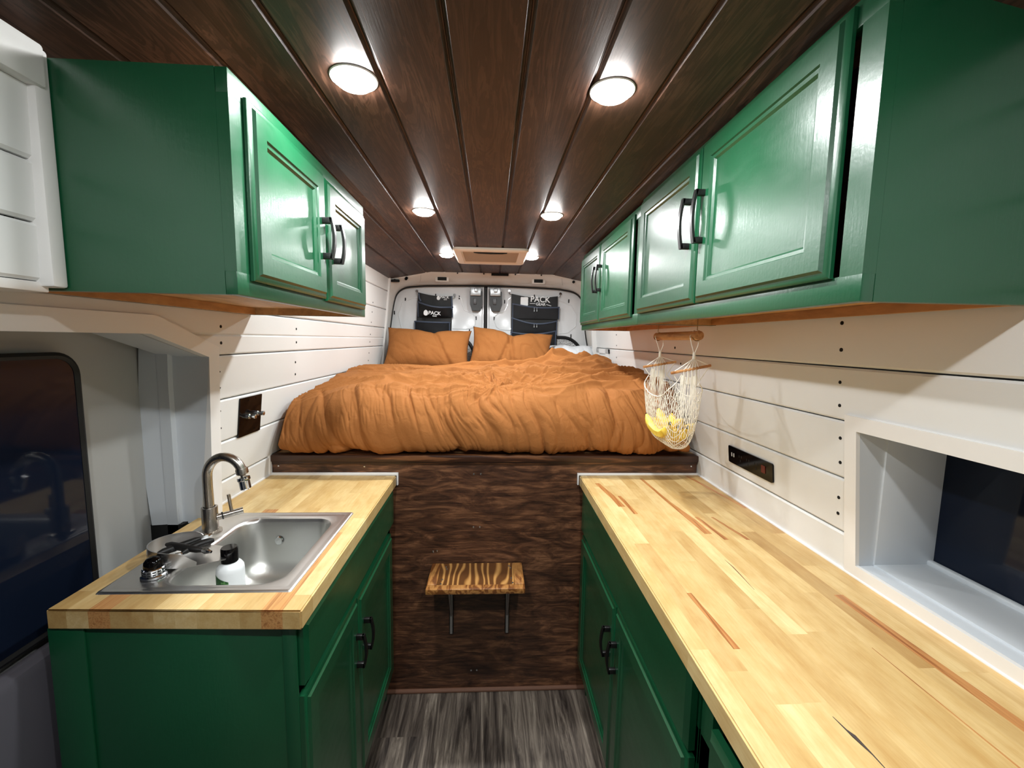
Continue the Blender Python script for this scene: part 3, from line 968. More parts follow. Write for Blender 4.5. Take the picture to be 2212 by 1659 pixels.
def duvet(u, v):
    s = TOT*v
    y, z, ny, nz = prof_at(s)
    x = lerp(-.815, .815, u)
    # round the front-left corner back toward the lining, lower left shoulder
    e = max(0, (-.55-x)/.27)
    ex = max(0, (x-.60)/.215)
    top = sm((s-.30)/.25)            # 0 on the front, 1 on top
    drop = .045*e**2*(1-sm((y-1.9)/.6))+.02*ex**2
    z2 = z-drop*sm((z-1.02)/.2)
    y2 = y+(.05*e**2+.10*max(0, ex)**2)*(1-top)*sm((z-1.0)/.12)
    # vertical folds on the front that lean down to the right and gather at the hem
    dep = (1.25-z)
    wv = noise.noise(Vector((x*3, s*4, 1.7)))*.03
    q = x-.30*dep-.10*dep*max(0, x)+wv
    front = 1-sm((s-.33)/.32)
    q += .018*noise.noise(Vector((x*5, s*7, 11)))
    f1 = fold(Vector((q*5.5, s*1.5, 3.1)), 5.0)
    f2 = fold(Vector((q*12+4, s*2.0, 8.3)), 5.5)
    f3 = fold(Vector((q*25, s*4.0, 5.3)), 5.0)
    f4 = fold(Vector((q*50, s*7.0, 2.9)), 4.0)
    msk = sm((noise.noise(Vector((x*3.1, s*3.5, 9)))+.28)*2.4)
    msk2 = sm((noise.noise(Vector((x*4.1, s*4.5, 19)))+.22)*2.4)
    h = (-.013*f1**1.6-.012*f2**1.6*(.3+.7*msk)-.0065*f3**1.6*msk2-.0035*f4**1.5*msk)*front
    h += (.016*noise.noise(Vector((q*5, s*2.0, 6)))+.010*noise.noise(Vector((q*13, s*2.6, 16)))+.004*noise.noise(Vector((q*30, s*5, 26))))*front
    # billow
    h += .012*noise.noise(Vector((x*2.2, s*2.0, 0)))
    # creases over the top: radiate from the middle of the crest
    px, py = x-.02, y-1.72
    r = sqrt(px*px+py*py)+1e-4
    ang = math.atan2(py, px)
    wv2 = noise.noise(Vector((x*2.4, y*2.4, 4.4)))*.5
    g1 = fold(Vector((ang*2.4+wv2*1.2, r*1.3, 2.2)), 2.4)
    g2 = fold(Vector((x*2.6+wv2, y*9.5+wv2*3, 7.2)), 2.4)
    g3 = fold(Vector((x*6.0, y*22+wv2*8, 1.2)), 2.2)
    g4 = fold(Vector((ang*5.5+wv2*1.5, r*3.0, 9.2)), 4)
    h += top*(.024*g1**2*exp(-((r-.25)/.45)**2)+.012*g4**2*exp(-((r-.2)/.3)**2)+.034*g2**2*sm((x+.55)/.4)*(.4+.6*sm((x-.0)/.4))+.010*g3**2-.010)
    h += .022*noise.noise(Vector((x*3.2, y*4.5, 14)))*top
    for (yr_, sl, fr_, xa, xb_, A_) in ((2.60, .10, 5.0, -.28, .85, .040), (2.20, -.12, 7.0, -.35, .45, .022), (1.97, .10, 9.0, .10, .9, .030), (2.42, .18, 4.0, -.9, -.30, .020), (1.84, .05, 11.0, -.25, .35, .014), (2.34, .10, 8.0, .35, .9, .026)):
        yl = yr_+sl*x+.035*sin(x*fr_+yr_*7)+.04*noise.noise(Vector((x*6, yr_, 3)))
        dd_ = y-yl
        if -.03 < dd_ < .4:
            h += top*A_*sm((dd_+.015)/.022)*exp(-max(0, dd_)/.075)*sm((x-xa)/.15)*sm((xb_-x)/.15)
    # turned-back edge: ridge across the bed near the pillows
    yr = 2.62+.05*sin(x*5+1)
    hr = .034+.040*sm((x-.25)/.2)*(1-sm((x-.66)/.15))
    h += sm((x+.12)/.25)*hr*.8*exp(-((y-yr-.06)/.085)**2)*top
    yr2 = 2.33+.08*sin(x*3.3)
    h += sm((x+.3)/.3)*.018*exp(-((y-yr2)/.05)**2)*top
    h += -.035*sm((y-2.70)/.2)*0
    lim = 1
    fade = min(1, (s/.12))            # tucked hem stays put
    h *= fade
    z2 += .030*max(0, (-.66-x)/.15)**2*(1-sm((z-1.0)/.10))
    return Vector((x, y2+ny*h, z2+nz*h))
def duv_full(u, v):
    # side skirts: wrap outermost strip downwards
    if u < .025:
        p = duvet(.025, v); k = (.025-u)/.025
        return Vector((p.x-.014*sin(k*pi/2), p.y+.012*k, max(1.0, p.z-(p.z-1.03)*.9*sm(k)) if p.z > 1.03 else p.z))
    if u > .975:
        p = duvet(.975, v); k = (u-.975)/.025
        return Vector((p.x+.012*sin(k*pi/2), p.y+.012*k, max(1.0, p.z-(p.z-1.03)*.9*sm(k)) if p.z > 1.03 else p.z))
    return duvet(u, v)
bm = new(); grid(bm, duv_full, 620, 400)
tag(build('duvet', bm, M['rust'], smooth=180), 'crumpled rust orange duvet spread over the bed', 'duvet')

def pillow(name, mat, label, grp, C, w, h, t, rx, rz, ry=0, seed=0, amp=1, crease=()):
    bm = new()
    def f(side):
        def g(u, v):
            a = u*2-1; b = v*2-1
            ca = 1-a*a; cb = 1-b*b
            X = a*w/2*(1-.07*(cb)); Z = b*h/2*(1-.09*(ca))
            T = t/2*(max(0, 1-abs(a)**2.6)**.55)*(max(0, 1-abs(b)**2.6)**.55)
            n_ = noise.noise(Vector((a*2+seed, b*2, seed)))*.18
            T *= 1+n_
            c = fold(Vector((a*2.2+b*.7+seed, b*.8-a*.3, seed*1.7)), 6)
            c2 = fold(Vector((a*5+b*2+seed, b*1.6+a, seed*2.1)), 5)
            edge = min(1, T/(t*.15))
            T -= (.005*c**2+.005*c2**2*sm(.5-b))*amp*edge
            if crease:
                for (cx, cs) in crease: T -= .018*exp(-((a-cx-b*cs)/.05)**2)*edge
            Z -= .02*exp(-((a-.05)/.25)**2)*(b > 0)*b*amp
            return Vector((X, side*T, Z))
        return g
    A = grid(bm, f(-1), 60, 44); B = grid(bm, f(1), 60, 44)
    bmesh.ops.remove_doubles(bm, verts=bm.verts[:], dist=.0006)
    Mt = Matrix.Rotation(rz, 4, 'Z') @ Matrix.Rotation(rx, 4, 'X') @ Matrix.Rotation(ry, 4, 'Y')
    bmesh.ops.transform(bm, matrix=Mt, verts=bm.verts[:])
    o = build(name, bm, mat, smooth=180)
    o.location = C
    tag(o, label, 'pillow', grp)
    return o
pillow('pillow', M['rust'], 'rust orange pillow leaning under the narrower black organizer', 'pillows at the head of the bed', (-.447, 2.99, 1.360), .60, .33, .17, -.50, .0, .03, 1.3, 1, ((.35, -.25),))
pillow('pillow', M['rust'], 'creased rust orange pillow leaning below the wider black organizer', 'pillows at the head of the bed', (.140, 2.975, 1.356), .58, .34, .17, -.50, .0, .10, 4.1, 1.6, ((-.12, .15), (.0, -.1)))
pillow('pillow', M['linen'], 'white pillow tucked at the far corner beside the rust pillows', 'pillows at the head of the bed', (.600, 3.07, 1.30), .34, .30, .13, -.85, -.1, .0, 7.7, .7)

# ------------------------------------------------------------------ fold-down step on bed panel
st = empty('wall_step', (-.04, YB, .50), 'small striped oak step shelf on folding brackets fixed to the dark bed panel', 'step')
bm = new()
sx0, sx1, sy0, sy1, sz = -.222, .130, 1.395, 1.572, .560
box(bm, sx0+.030, sx1-.030, sy0+.030, sy1, sz-.018, sz-.002)
build('board', bm, M['step'], st)
bm = new()
for q in ((sx0, sx0+.036, sy0+.0305, sy1), (sx1-.036, sx1, sy0+.0305, sy1), (sx0, sx1, sy0, sy0+.030)):
    box(bm, *q, sz-.020, sz, .003)
build('frame', bm, mat_wood('step_frame_wood', L(120, 72, 34), L(158, 104, 54), L(186, 132, 74), (14, 3, 14), 16, .32), st)
for x, y in ((-.165, 1.545), (-.160, 1.53), (-.17, 1.46), (.078, 1.548), (.083, 1.535), (.083, 1.465), (.087, 1.435), (-.172, 1.432)):
    bm = new(); lathe(bm, [(0, .003), (.003, .002), (.004, -.0005)], Matrix.Translation((x, y, sz-.002)), 10)
    build('screw', bm, M['chrome'], st)
for bx in (-.147, .075):
    bm = new()
    box(bm, bx-.008, bx+.008, YB-.016, YB-.001, .262, sz-.02, .001)
    box(bm, bx-.009, bx+.009, sy0+.03, YB-.004, sz-.034, sz-.0185, .001)
    b_ = build('bracket', bm, M['plastic'], st)
    bm = new()
    box(bm, bx-.0052, bx+.0052, YB-.024, YB-.014, .268, .475, .001)
    tube(bm, [(bx, YB-.018, .34), (bx, 1.46, sz-.036)], .0045, 8)
    tag(build('brace', bm, M['alu'], b_), 'bright aluminium strip and brace')

# ------------------------------------------------------------------ sink
rx0, rx1, ry0, ry1 = -.790, -.404, .829, 1.226
sink = empty('sink', (-.60, 1.02, .914), 'square stainless steel drop-in sink set in the shorter counter', 'sink')
bm = new()
nn = 8
def loop(x0, x1, y0, y1, r, z): return [bm.verts.new((x, y, z)) for x, y in rrect(x0, x1, y0, y1, r, nn)]
Ls = [loop(rx0, rx1, ry0, ry1, .006, .9135), loop(rx0+.002, rx1-.002, ry0+.002, ry1-.002, .006, .9165), loop(rx0+.007, rx1-.007, ry0+.007, ry1-.007, .007, .9172),
      loop(rx0+.014, rx1-.014, ry0+.014, ry1-.014, .010, .9152), loop(rx0+.018, rx1-.018, ry0+.018, ry1-.018, .012, .9158),
      loop(SX0-.010, SX1+.012, SY0-.010, SY1+.012, .055, .9160), loop(SX0-.004, SX1+.004, SY0-.004, SY1+.004, .052, .9140), loop(SX0, SX1, SY0, SY1, .050, .905)]
def loopz(ins, z, r): return loop(SX0+ins, SX1-ins, SY0+ins, SY1-ins, r, z)
Ls += [loopz(.006, .85, .052), loopz(.012, .80, .056), loopz(.024, .775, .060), loopz(.045, .763, .060), loopz(.09, .760, .030), loopz(.118, .759, .004)]
for A, B in zip(Ls[:-1], Ls[1:]):
    m_ = len(A)
    for k in range(m_): bm.faces.new((A[k], A[(k+1) % m_], B[(k+1) % m_], B[k]))
bm.faces.new(Ls[-1])
for f in bm.faces:
    if max(v.co.z for v in f.verts) < .912: f.material_index = 1
build('bowl', bm, [M['steel'], M['steelb']], sink, smooth=50)
bm = new()
lathe(bm, [(.036, .7595), (.036, .7625), (.028, .7632), (.024, .760), (0, .7595)], Matrix.Translation((-.567, 1.02, 0)), 24)
build('drain', bm, M['chrome'], sink); bm = new()
lathe(bm, [(0, .003), (.010, .003), (.012, 0)], axisM((-.60, SY1-.009, .855), (0, -1, .1)), 20)
build('overflow_ring', bm, M['chrome'], sink)

# faucet
fc = empty('faucet', (-.735, 1.10, .9165), 'tall brushed nickel gooseneck faucet behind the sink bowl', 'faucet')
bm = new()
F = Matrix.Translation((-.737, 1.10, 0))
lathe(bm, [(0, .916), (.026, .916), (.026, .921), (.0185, .923), (.0185, .985), (.0180, .986), (.0135, .986)], F, 28)
build('base', bm, M['nickel'], fc)
bm = new()
pts = [(-.737, 1.10, .98), (-.738, 1.10, 1.03), (-.738, 1.10, 1.066)]
R_ = .0455; cx = -.738+R_
for k in range(1, 17):
    a = pi-k*(pi*.90)/16
    pts.append((cx+R_*cos(a), 1.10, 1.068+R_*1.15*sin(a)))
tube(bm, pts, .0115, 18)
build('spout', bm, M['nickel'], fc)
bm = new()
ex_, ez_ = pts[-1][0], pts[-1][2]
dirv = Vector((.16, 0, -1))
A_ = axisM((ex_-.001, 1.10, ez_+.006), dirv)
lathe(bm, [(0, 0), (.0135, 0), (.0145, .004), (.0145, .014), (.012, .017), (.006, .018), (.006, .024), (0, .024)], A_, 20)
lathe(bm, [(.006, .022), (.015, .024), (.0155, .031), (.0150, .033), (.0130, .034), (.0130, .055), (.0115, .057), (0, .057)], A_, 20, mi=1)
tag(build('aerator', bm, [M['nickel'], M['chrome']], fc), 'chrome swivel aerator at spout end')
bm = new()
tube(bm, [(-.722, 1.105, .955), (-.700, 1.118, .958), (-.672, 1.136, .962)], .0085, 14)
tube(bm, [(-.694, 1.122, .962), (-.699, 1.120, 1.012)], .0042, 10)
lev = build('lever', bm, M['nickel'], fc)
bm = new(); tube(bm, [(-.713, 1.110, .9565), (-.710, 1.112, .957)], .0098, 16)
tag(build('lever_ring', bm, M['plastic'], lev), 'black ring')

# steel catch tray with black utensils, leaning over the sink edge
trM = Matrix.Translation((-.705, .965, .922)) @ Matrix.Rotation(radians(18), 4, 'Z') @ Matrix.Rotation(radians(6), 4, 'Y')
tray = empty('drip_tray', (-.705, .965, .918), 'half-round brushed steel tray perched on the sink edge', 'tray')
bm = new()
def trpts(r):
    P = []
    for k in range(25):
        a = radians(62+ (298-62)*k/24)
        P.append((.072*cos(a)*r, .058*sin(a)*r))
    return P
po = trpts(1)
# floor
fl = po+[(.085, -.030), (.085, .030)]
prism(bm, fl, lambda x, y, d: trM @ Vector((x, y, d)), 0, .0015)
hts = []
for i, (x, y) in enumerate(po):
    hts.append(.034*min(1, .0+min(i+1, len(po)-i)/3.5))
inn = [(x*.97, y*.97) for x, y in po]
V0 = [bm.verts.new(trM @ Vector((x, y, 0))) for x, y in po]; V1 = [bm.verts.new(trM @ Vector((x*1.02, y*1.02, h))) for (x, y), h in zip(po, hts)]
W0 = [bm.verts.new(trM @ Vector((x, y, 0))) for x, y in inn]; W1 = [bm.verts.new(trM @ Vector((x*1.02, y*1.02, h))) for (x, y), h in zip(inn, hts)]
for i in range(len(po)-1):
    bm.faces.new((V0[i], V0[i+1], V1[i+1], V1[i])); bm.faces.new((W0[i+1], W0[i], W1[i], W1[i+1])); bm.faces.new((V1[i], V1[i+1], W1[i+1], W1[i]))
build('pan', bm, M['steel'], tray, smooth=40)
def utensil(P, Q, bend, label, rad=(.0075, .0065, .006)):
    P = trM @ Vector(P); Q = trM @ Vector(Q)
    root = empty('kitchen_utensil', P, label, 'utensil', 'black-handled utensils in the tray')
    bm = new(); pts = []; rr = []
    for k in range(9):
        t = k/8; p = P.lerp(Q, t); p.z += bend*sin(pi*t)*.5
        p += (Q-P).cross(Vector((0, 0, 1))).normalized()*bend*sin(pi*t)
        pts.append(p); rr.append(.0085-.003*abs(t-.35) if .02 < t < .98 else .004)
    tube(bm, pts, rr, 10)
    build('handle', bm, M['plastic'], root, smooth=60)
    bm = new(); d = (Q-P).normalized()
    e0 = Q-d*.004; e1 = Q+d*.022
    tube(bm, [e0, (e0+e1)/2, e1], [.003, .007, .003], 8)
    tag(build('steel_end', bm, M['chrome'], root), 'bright steel end')
utensil((-.045, .018, .022), (.035, -.018, .020), .004, 'black handled utensil lying crosswise in the steel tray, lower one')
utensil((-.050, -.016, .016), (.020, .026, .030), -.004, 'black handled utensil reaching toward the faucet in the steel tray')
utensil((.050, .012, .030), (-.004, -.020, .016), .005, 'thick black handled utensil at the open end of the steel tray')

# strainer with black knob
sk = empty('sink_strainer', (-.722, .893, .9165), 'chrome slotted sink strainer with a round black knob standing on the sink ledge', 'strainer')
SM = Matrix.Translation((-.722, .893, 0))
bm = new(); lathe(bm, [(0, .917), (.024, .917), (.0235, .921), (.020, .923), (.0200, .934), (.0205, .9355), (.0185, .937), (0, .937)], SM, 30)
cup = build('cup', bm, M['chrome'], sk)
bm = new()
for k in range(14):
    a = 2*pi*k/14
    for z in (.9255, .931):
        Mx = SM @ Matrix.Rotation(a, 4, 'Z')
        box(bm, .0195, .0205, -.0028, .0028, z-.001, z+.001, M=Mx)
build('slots', bm, M['black'], cup)
bm = new(); lathe(bm, [(.0175, .936), (.0175, .943), (.0165, .950), (.012, .956), (.005, .959), (0, .9595)], SM, 26)
tag(build('knob', bm, M['gloss'], sk), 'glossy black dome knob')

# dish soap bottle in the bowl
bo = empty('soap_bottle', (-.620, .985, .762), 'white soap bottle with black cap standing in the sink', 'bottle')
BM = Matrix.Translation((-.620, .985, 0))
bm = new(); lathe(bm, [(0, .763), (.027, .763), (.0295, .766), (.0295, .876), (.0285, .885), (.0235, .893), (.0165, .897), (.0150, .903), (0, .903)], BM, 30)
build('body', bm, M['bottle'], bo)
bm = new(); lathe(bm, [(.0180, .8985), (.0180, .930), (.0165, .933), (0, .9325)], BM, 26)
build('cap', bm, M['gloss'], bo)
bm = new()
def lab(u, v):
    a = radians(222+70*u); top = .876-.016*u
    return Vector((-.620+.0299*cos(a), .985+.0299*sin(a), lerp(.775, top, v)))
grid(bm, lab, 14, 10)
tag(build('label', bm, M['leaf'], bo), 'dark green leafy label')

# ------------------------------------------------------------------ wall plates
sp = empty('switch_panel', (-.813, 1.42, 1.17), 'square gloss black panel with two chrome toggle switches on the shiplap by the bed', 'switch panel')
def on_left(y, z, d): return Vector((-(xw(z)-d), y, z))
bm = new(); prism(bm, rrect(1.357, 1.484, 1.108, 1.236, .003, 3), lambda y, z, d: on_left(y, z, d), -.001, .004)
build('plate', bm, M['gloss'], sp)
for y, z in ((1.397, 1.172), (1.447, 1.174)):
    bm = new()
    lathe(bm, [(0, -.002), (.0085, 0), (.0085, .010), (.005, .012), (.005, .020), (.0075, .022), (.0075, .029), (.004, .031), (0, .031)], axisM(on_left(y, z, .004), (1, 0, 0)), 16)
    build('toggle_switch', bm, M['chrome'], sp)
for y, z in ((1.405, 1.225), (1.448, 1.226), (1.405, 1.118), (1.448, 1.122)):
    bm = new(); lathe(bm, [(0, .0015), (.003, .001), (.0035, 0)], axisM(on_left(y, z, .004), (1, 0, 0)), 10)
    build('screw', bm, M['gloss'], sp)

ps = empty('power_strip', (.81, 1.24, 1.065), 'flush black power strip on white shiplap above the long counter', 'power strip')
def on_right(y, z, d): return Vector(((xw(z)-d), y, z))
bm = new(); prism(bm, rrect(1.129, 1.353, 1.037, 1.094, .006, 5), lambda y, z, d: on_right(y, z, d), -.001, .005)
build('plate', bm, M['gloss'], ps)
bm = new()
for y in (1.333, 1.321): prism(bm, rrect(y-.0025, y+.0025, 1.060, 1.073, .001, 2), lambda y, z, d: on_right(y, z, d), .004, .0056)
tag(build('usb_port', bm, plain('pale_usb', L(200, 205, 210), .4), ps), 'two small white ports')
bm = new(); prism(bm, rrect(1.160, 1.178, 1.055, 1.078, .002, 2), lambda y, z, d: on_right(y, z, d), .004, .0065)
tag(build('rocker_switch', bm, M['red'], ps), 'dark red rocker switch')
for yc in (1.285, 1.245, 1.205):
    bm = new()
    for dy, dz in ((-.006, .006), (.006, .006), (0, -.008)):
        prism(bm, rrect(yc+dy-.0015, yc+dy+.0015, 1.065+dz-.004, 1.065+dz+.004, .0007, 2), lambda y, z, d: on_right(y, z, d), .004, .0053)
    build('socket_slots', bm, M['black'], ps)

# ------------------------------------------------------------------ ceiling lamps and vent
def lamp(x, y, label):
    r = empty('ceiling_light', (x, y, zc(x)), label, 'ceiling light', 'round puck lights in the plank ceiling')
    return r
L0 = None
bmr = new(); lathe(bmr, [(.034, .001), (.043, .001), (.0435, -.001), (.042, -.0025), (.036, -.003), (.034, -.002)], None, 40)
bml = new(); lathe(bml, [(.0345, -.001), (.0340, -.008), (.030, -.0115), (.018, -.0135), (0, -.014)], None, 40)
root = empty('ceiling_light', (0, 0, 0), 'x', 'ceiling light', 'round puck lights in the plank ceiling')
build('bezel', bmr, M['lampring'], root); build('lens', bml, M['lens'], root)
spots = [(-.262, .852, 'puck light lit over the sink side, largest of that row'), (.228, .852, 'lit puck light nearest the longer row of wall cabinets'),
         (-.262, 1.665, 'middle puck light in the row on the sink side'), (.228, 1.665, 'middle puck light in the row beside the long wall cabinets'),
         (-.262, 2.484, 'small puck light beside the roof vent, on the narrower organizer side'), (.228, 2.484, 'small puck light beside the roof vent, nearer the farther wall cabinet'),
         (-.262, .037, 'puck light on the sink side ahead of the first one'), (.228, .037, 'puck light on the long counter side ahead of the first one')]
ld = bpy.data.lights.new('puck_lamp', 'AREA'); ld.shape = 'DISK'; ld.size = .05
ld.energy = 3.8; ld.color = (.93, .98, .99)
lo = bpy.data.objects.new('puck_lamp', ld); lo.location = (0, 0, -.0155); COL.objects.link(lo); lo.parent = root
for i, (x, y, lb) in enumerate(spots):
    r = root if i == 0 else copy_tree(root)
    r.location = (x, y, zc(x)); r['label'] = lb

vt = empty('roof_vent', (-.008, 2.47, 1.905), 'cream plastic roof vent with a mesh screen between two puck lights', 'vent')
bm = new()
nn = 6
vx0, vx1, vy0, vy1 = -.210, .194, 2.262, 2.676
Lv = [loop(vx0, vx1, vy0, vy1, .03, 1.916), loop(vx0, vx1, vy0, vy1, .03, 1.906), loop(vx0+.008, vx1-.008, vy0+.008, vy1-.008, .026, 1.900),
      loop(vx0+.040, vx1-.040, vy0+.040, vy1-.040, .012, 1.900), loop(vx0+.050, vx1-.050, vy0+.050, vy1-.050, .010, 1.910), loop(vx0+.050, vx1-.050, vy0+.050, vy1-.050, .010, 1.9165)]
for A, B in zip(Lv[:-1], Lv[1:]):
    for k in range(len(A)): bm.faces.new((A[k], A[(k+1) % len(A)], B[(k+1) % len(A)], B[k]))
build('frame', bm, M['vent'], vt)
bm = new(); box(bm, vx0+.049, vx1-.049, vy0+.049, vy1-.049, 1.908, 1.9162)
build('screen', bm, M['screen'], vt)
bm = new(); prism(bm, [(-.10, vy0+.052), (.08, vy0+.052), (.055, vy0+.072), (-.01, vy0+.080), (-.075, vy0+.072)], lambda x, y, d: Vector((x, y, d)), 1.8975, 1.9078)
build('knob_recess', bm, M['black'], vt)

# ------------------------------------------------------------------ organizers on the rear doors
def text(parent, body, size, M4, name='printed_word', sx=1, italic=0):
    cu = bpy.data.curves.new(name, 'FONT'); cu.body = body; cu.size = size; cu.extrude = .0006; cu.offset = size*.018
    cu.shear = italic; cu.align_x = 'CENTER'; cu.align_y = 'CENTER'
    cu.materials.append(M['ink'])
    tmp = bpy.data.objects.new(name, cu)
    me = bpy.data.meshes.new_from_object(tmp)
    bpy.data.objects.remove(tmp)
    me.materials.clear(); me.materials.append(M['ink'])
    o = bpy.data.objects.new(name, me); COL.objects.link(o)
    o.parent = parent
    o.matrix_local = Matrix.Translation(-worldloc(parent)) @ M4
    return o
def faceM(x, y, z, rx=0, rot=0, sx=1):
    return Matrix.Translation((x, y, z)) @ Matrix.Rotation(rot, 4, 'Y') @ Matrix.Rotation(pi/2+rx, 4, 'X') @ Matrix.Diagonal((sx, 1, 1, 1))
def emblem(parent, x, y, z, h):
    bm = new()
    poly = []
    for k in range(24):
        a = 2*pi*k/24; r = 1
        px = .40*cos(a)*(1-.16*sin(a)); pz = .5*sin(a)
        px = max(-.38, min(.38, px)); poly.append((x+px*h, z+pz*h))
    prism(bm, poly, lambda a, b, d: Vector((a, d, b)), y-.0008, y+.001)
    build('printed_badge', bm, M['ink'], parent)
def pocket(root, x0, x1, yb, z0, z1, dep, slack=0, name='pocket', mat='mesh', tilt=0, rimr=.006, skew=0):
    """bulging fabric pocket in front of y=yb"""
    bm = new()
    def fr(u, v):
        s_ = sin(pi*u)**.6 if 0 < u < 1 else 0
        x = lerp(x0, x1, u); zt = lerp(z1, z1-skew, u)-slack*sin(pi*u)
        z = lerp(z0, zt, v)
        d = dep*s_*(.35+.65*v**.7)*(1-.0*v)+.004
        d += .004*noise.noise(Vector((x*18, z*18, z0*9)))
        return Vector((x, yb-d, z))
    V = grid(bm, fr, 24, 12)
    # close at the back
    grid(bm, lambda u, v: fr(u, 0)+Vector((0, dep*v*.0+(yb-fr(u, 0).y)*v, 0)), 24, 1)
    p = build(name, bm, M[mat], root, smooth=60)
    bm = new()
    tube(bm, [fr(k/24, 1) for k in range(25)], rimr, 8)
    tube(bm, [fr(0.01, k/6)+Vector((0, -.002, 0)) for k in range(7)], rimr*.6, 6); tube(bm, [fr(.99, k/6)+Vector((0, -.002, 0)) for k in range(7)], rimr*.6, 6)
    tag(build('binding', bm, M['pipe'], p), 'blue-grey fabric binding')
    return p
# narrow one
og = empty('hanging_organizer', (-.42, 3.22, 1.45), 'narrow black hanging organizer with open box pockets clipped to the rear door', 'organizer', 'black organizers on the rear doors')
yb = 3.262
bm = new()
def back(u, v):
    x = lerp(-.560, -.300, u)-(1-v)*.028*(1-u)-(1-v)*.012*u; zt = lerp(1.785, 1.762, u)-.012*sin(pi*u)
    return Vector((x, yb+.003*noise.noise(Vector((x*20, v*6, 2))), lerp(1.32, zt, v)))
grid(bm, back, 16, 24); build('back_panel', bm, M['cloth'], og, smooth=60)
pk = pocket(og, -.560, -.296, yb-.004, 1.60, 1.712, .075, .022, skew=.035, mat='cloth')
pocket(og, -.585, -.318, yb-.004, 1.40, 1.565, .060, .004, skew=.005, mat='mesh')
bm = new()
tube(bm, [(-.553, yb-.008, 1.775), (-.548, yb-.012, 1.74), (-.535, yb-.02, 1.715)], .006, 8)
tag(build('side_binding', bm, M['pipe'], og), 'blue-grey binding at the sides'); bm = new(); tube(bm, [(-.306, yb-.008, 1.757), (-.302, yb-.014, 1.70), (-.302, yb-.03, 1.66)], .006, 8)
tag(build('side_binding', bm, M['pipe'], og), 'blue-grey binding at the sides')
for cx_, cz_ in ((-.572, 1.795), (-.285, 1.772)):
    bm = new()
    lathe(bm, [(0, .012), (.010, .012), (.013, .006), (.010, 0), (0, 0)], axisM((cx_, 3.290, cz_), (0, -1, 0)), 18)
    tube(bm, [(cx_, 3.278, cz_), (cx_+.006, 3.272, cz_-.016), (cx_+.016*(1 if cx_ < -.4 else -1), 3.264, cz_-.028), (cx_, 3.270, cz_-.022)], .0022, 6, closed=True)
    build('clip', bm, M['chrome'], og)
emblem(og, -.405, yb-.010, 1.745, .032); text(og, 'PACK', .026, faceM(-.358, yb-.010, 1.750), sx=1.2); text(og, 'GEAR', .010, faceM(-.353, yb-.010, 1.733))
emblem(pk, -.490, yb-.078, 1.628, .042); text(pk, 'PACK', .036, faceM(-.425, yb-.082, 1.625, 0, .06), sx=1.2); text(pk, 'GEAR', .013, faceM(-.425, yb-.083, 1.604, 0, .06))
# wide one
ow = empty('hanging_organizer', (.33, 3.22, 1.45), 'wide black hanging organizer with zipped mesh pockets and a big printed name', 'organizer', 'black organizers on the rear doors')
bm = new()
def back2(u, v):
    x = lerp(.150, .510, u); zt = 1.790-.020*sin(pi*u)-.012*u
    return Vector((x+.0*v, yb+.003*noise.noise(Vector((x*20, v*6, 5))), lerp(1.30, zt, v)))
grid(bm, back2, 20, 24); build('back_panel', bm, M['cloth'], ow, smooth=60)
pa = pocket(ow, .158, .522, yb-.004, 1.600, 1.712, .022, .016, skew=.020)
pb = pocket(ow, .156, .508, yb-.004, 1.480, 1.605, .040, .034, skew=.018)
pocket(ow, .150, .500, yb-.004, 1.34, 1.495, .045, .020, skew=-.015)
for x in (.325, .345):
    for zz, dd in ((1.665, .034), (1.545, .050)):
        bm = new(); tube(bm, [(x, yb-dd, zz+.020), (x, yb-dd-.002, zz+.004)], .0018, 6); lathe(bm, [(0, .010), (.004, .006), (.0045, -.006), (0, -.008)], Matrix.Translation((x, yb-dd-.003, zz-.004)), 10)
        build('zip_pull', bm, M['alu'], ow)
for cx_, cz_ in ((.132, 1.812), (.532, 1.798)):
    bm = new(); sg = 1 if cx_ < .3 else -1
    lathe(bm, [(0, .012), (.010, .012), (.013, .006), (.010, 0), (0, 0)], axisM((cx_, 3.290, cz_), (0, -1, 0)), 18)
    tube(bm, [(cx_, 3.278, cz_), (cx_+.004*sg, 3.272, cz_-.018), (cx_+.018*sg, 3.264, cz_-.030), (cx_+.002*sg, 3.270, cz_-.024)], .0022, 6, closed=True)
    build('clip', bm, M['chrome'], ow)
bm = new()
nb = 22; poly = []
for k in range(nb):
    a = 2*pi*k/nb; rr = 1+.09*noise.noise(Vector((k*1.7, 3, 0)))
    px = max(-1, min(1, 1.35*cos(a)))*.029*rr; pz = max(-1, min(1, 1.35*sin(a)))*.033*rr
    poly.append((.250+px, 1.732+pz))
prism(bm, poly, lambda a, b, d: Vector((a, d, b)), yb-.009, yb-.006)
build('printed_badge', bm, M['ink'], ow)
text(ow, 'PACK', .060, faceM(.372, yb-.009, 1.748, 0, .03)); text(ow, 'GEAR', .030, faceM(.376, yb-.011, 1.712, 0, .03))
bm = new(); box(bm, .292, .334, yb-.010, yb-.008, 1.716, 1.7195); build('printed_line', bm, M['ink'], ow); bm = new(); box(bm, -.024, .016, yb-.010, yb-.008, -.002, .002, M=Matrix.Translation((.443, 0, 1.706)) @ Matrix.Rotation(.25, 4, 'Y'))
build('printed_line', bm, M['ink'], ow)
bm = new()
lathe(bm, [(0, -.022), (.016, -.018), (.024, 0), (.016, .018), (0, .022)], Matrix.Translation((.37, yb-.026, 1.535)) @ Matrix.Diagonal((1.4, .5, 1, 1)), 16)
lathe(bm, [(0, -.016), (.014, -.012), (.020, 0), (.014, .012), (0, .016)], Matrix.Translation((.28, yb-.026, 1.545)) @ Matrix.Diagonal((2, .5, 1, 1)), 16)
build('pocket_contents', bm, M['stool'], pb)

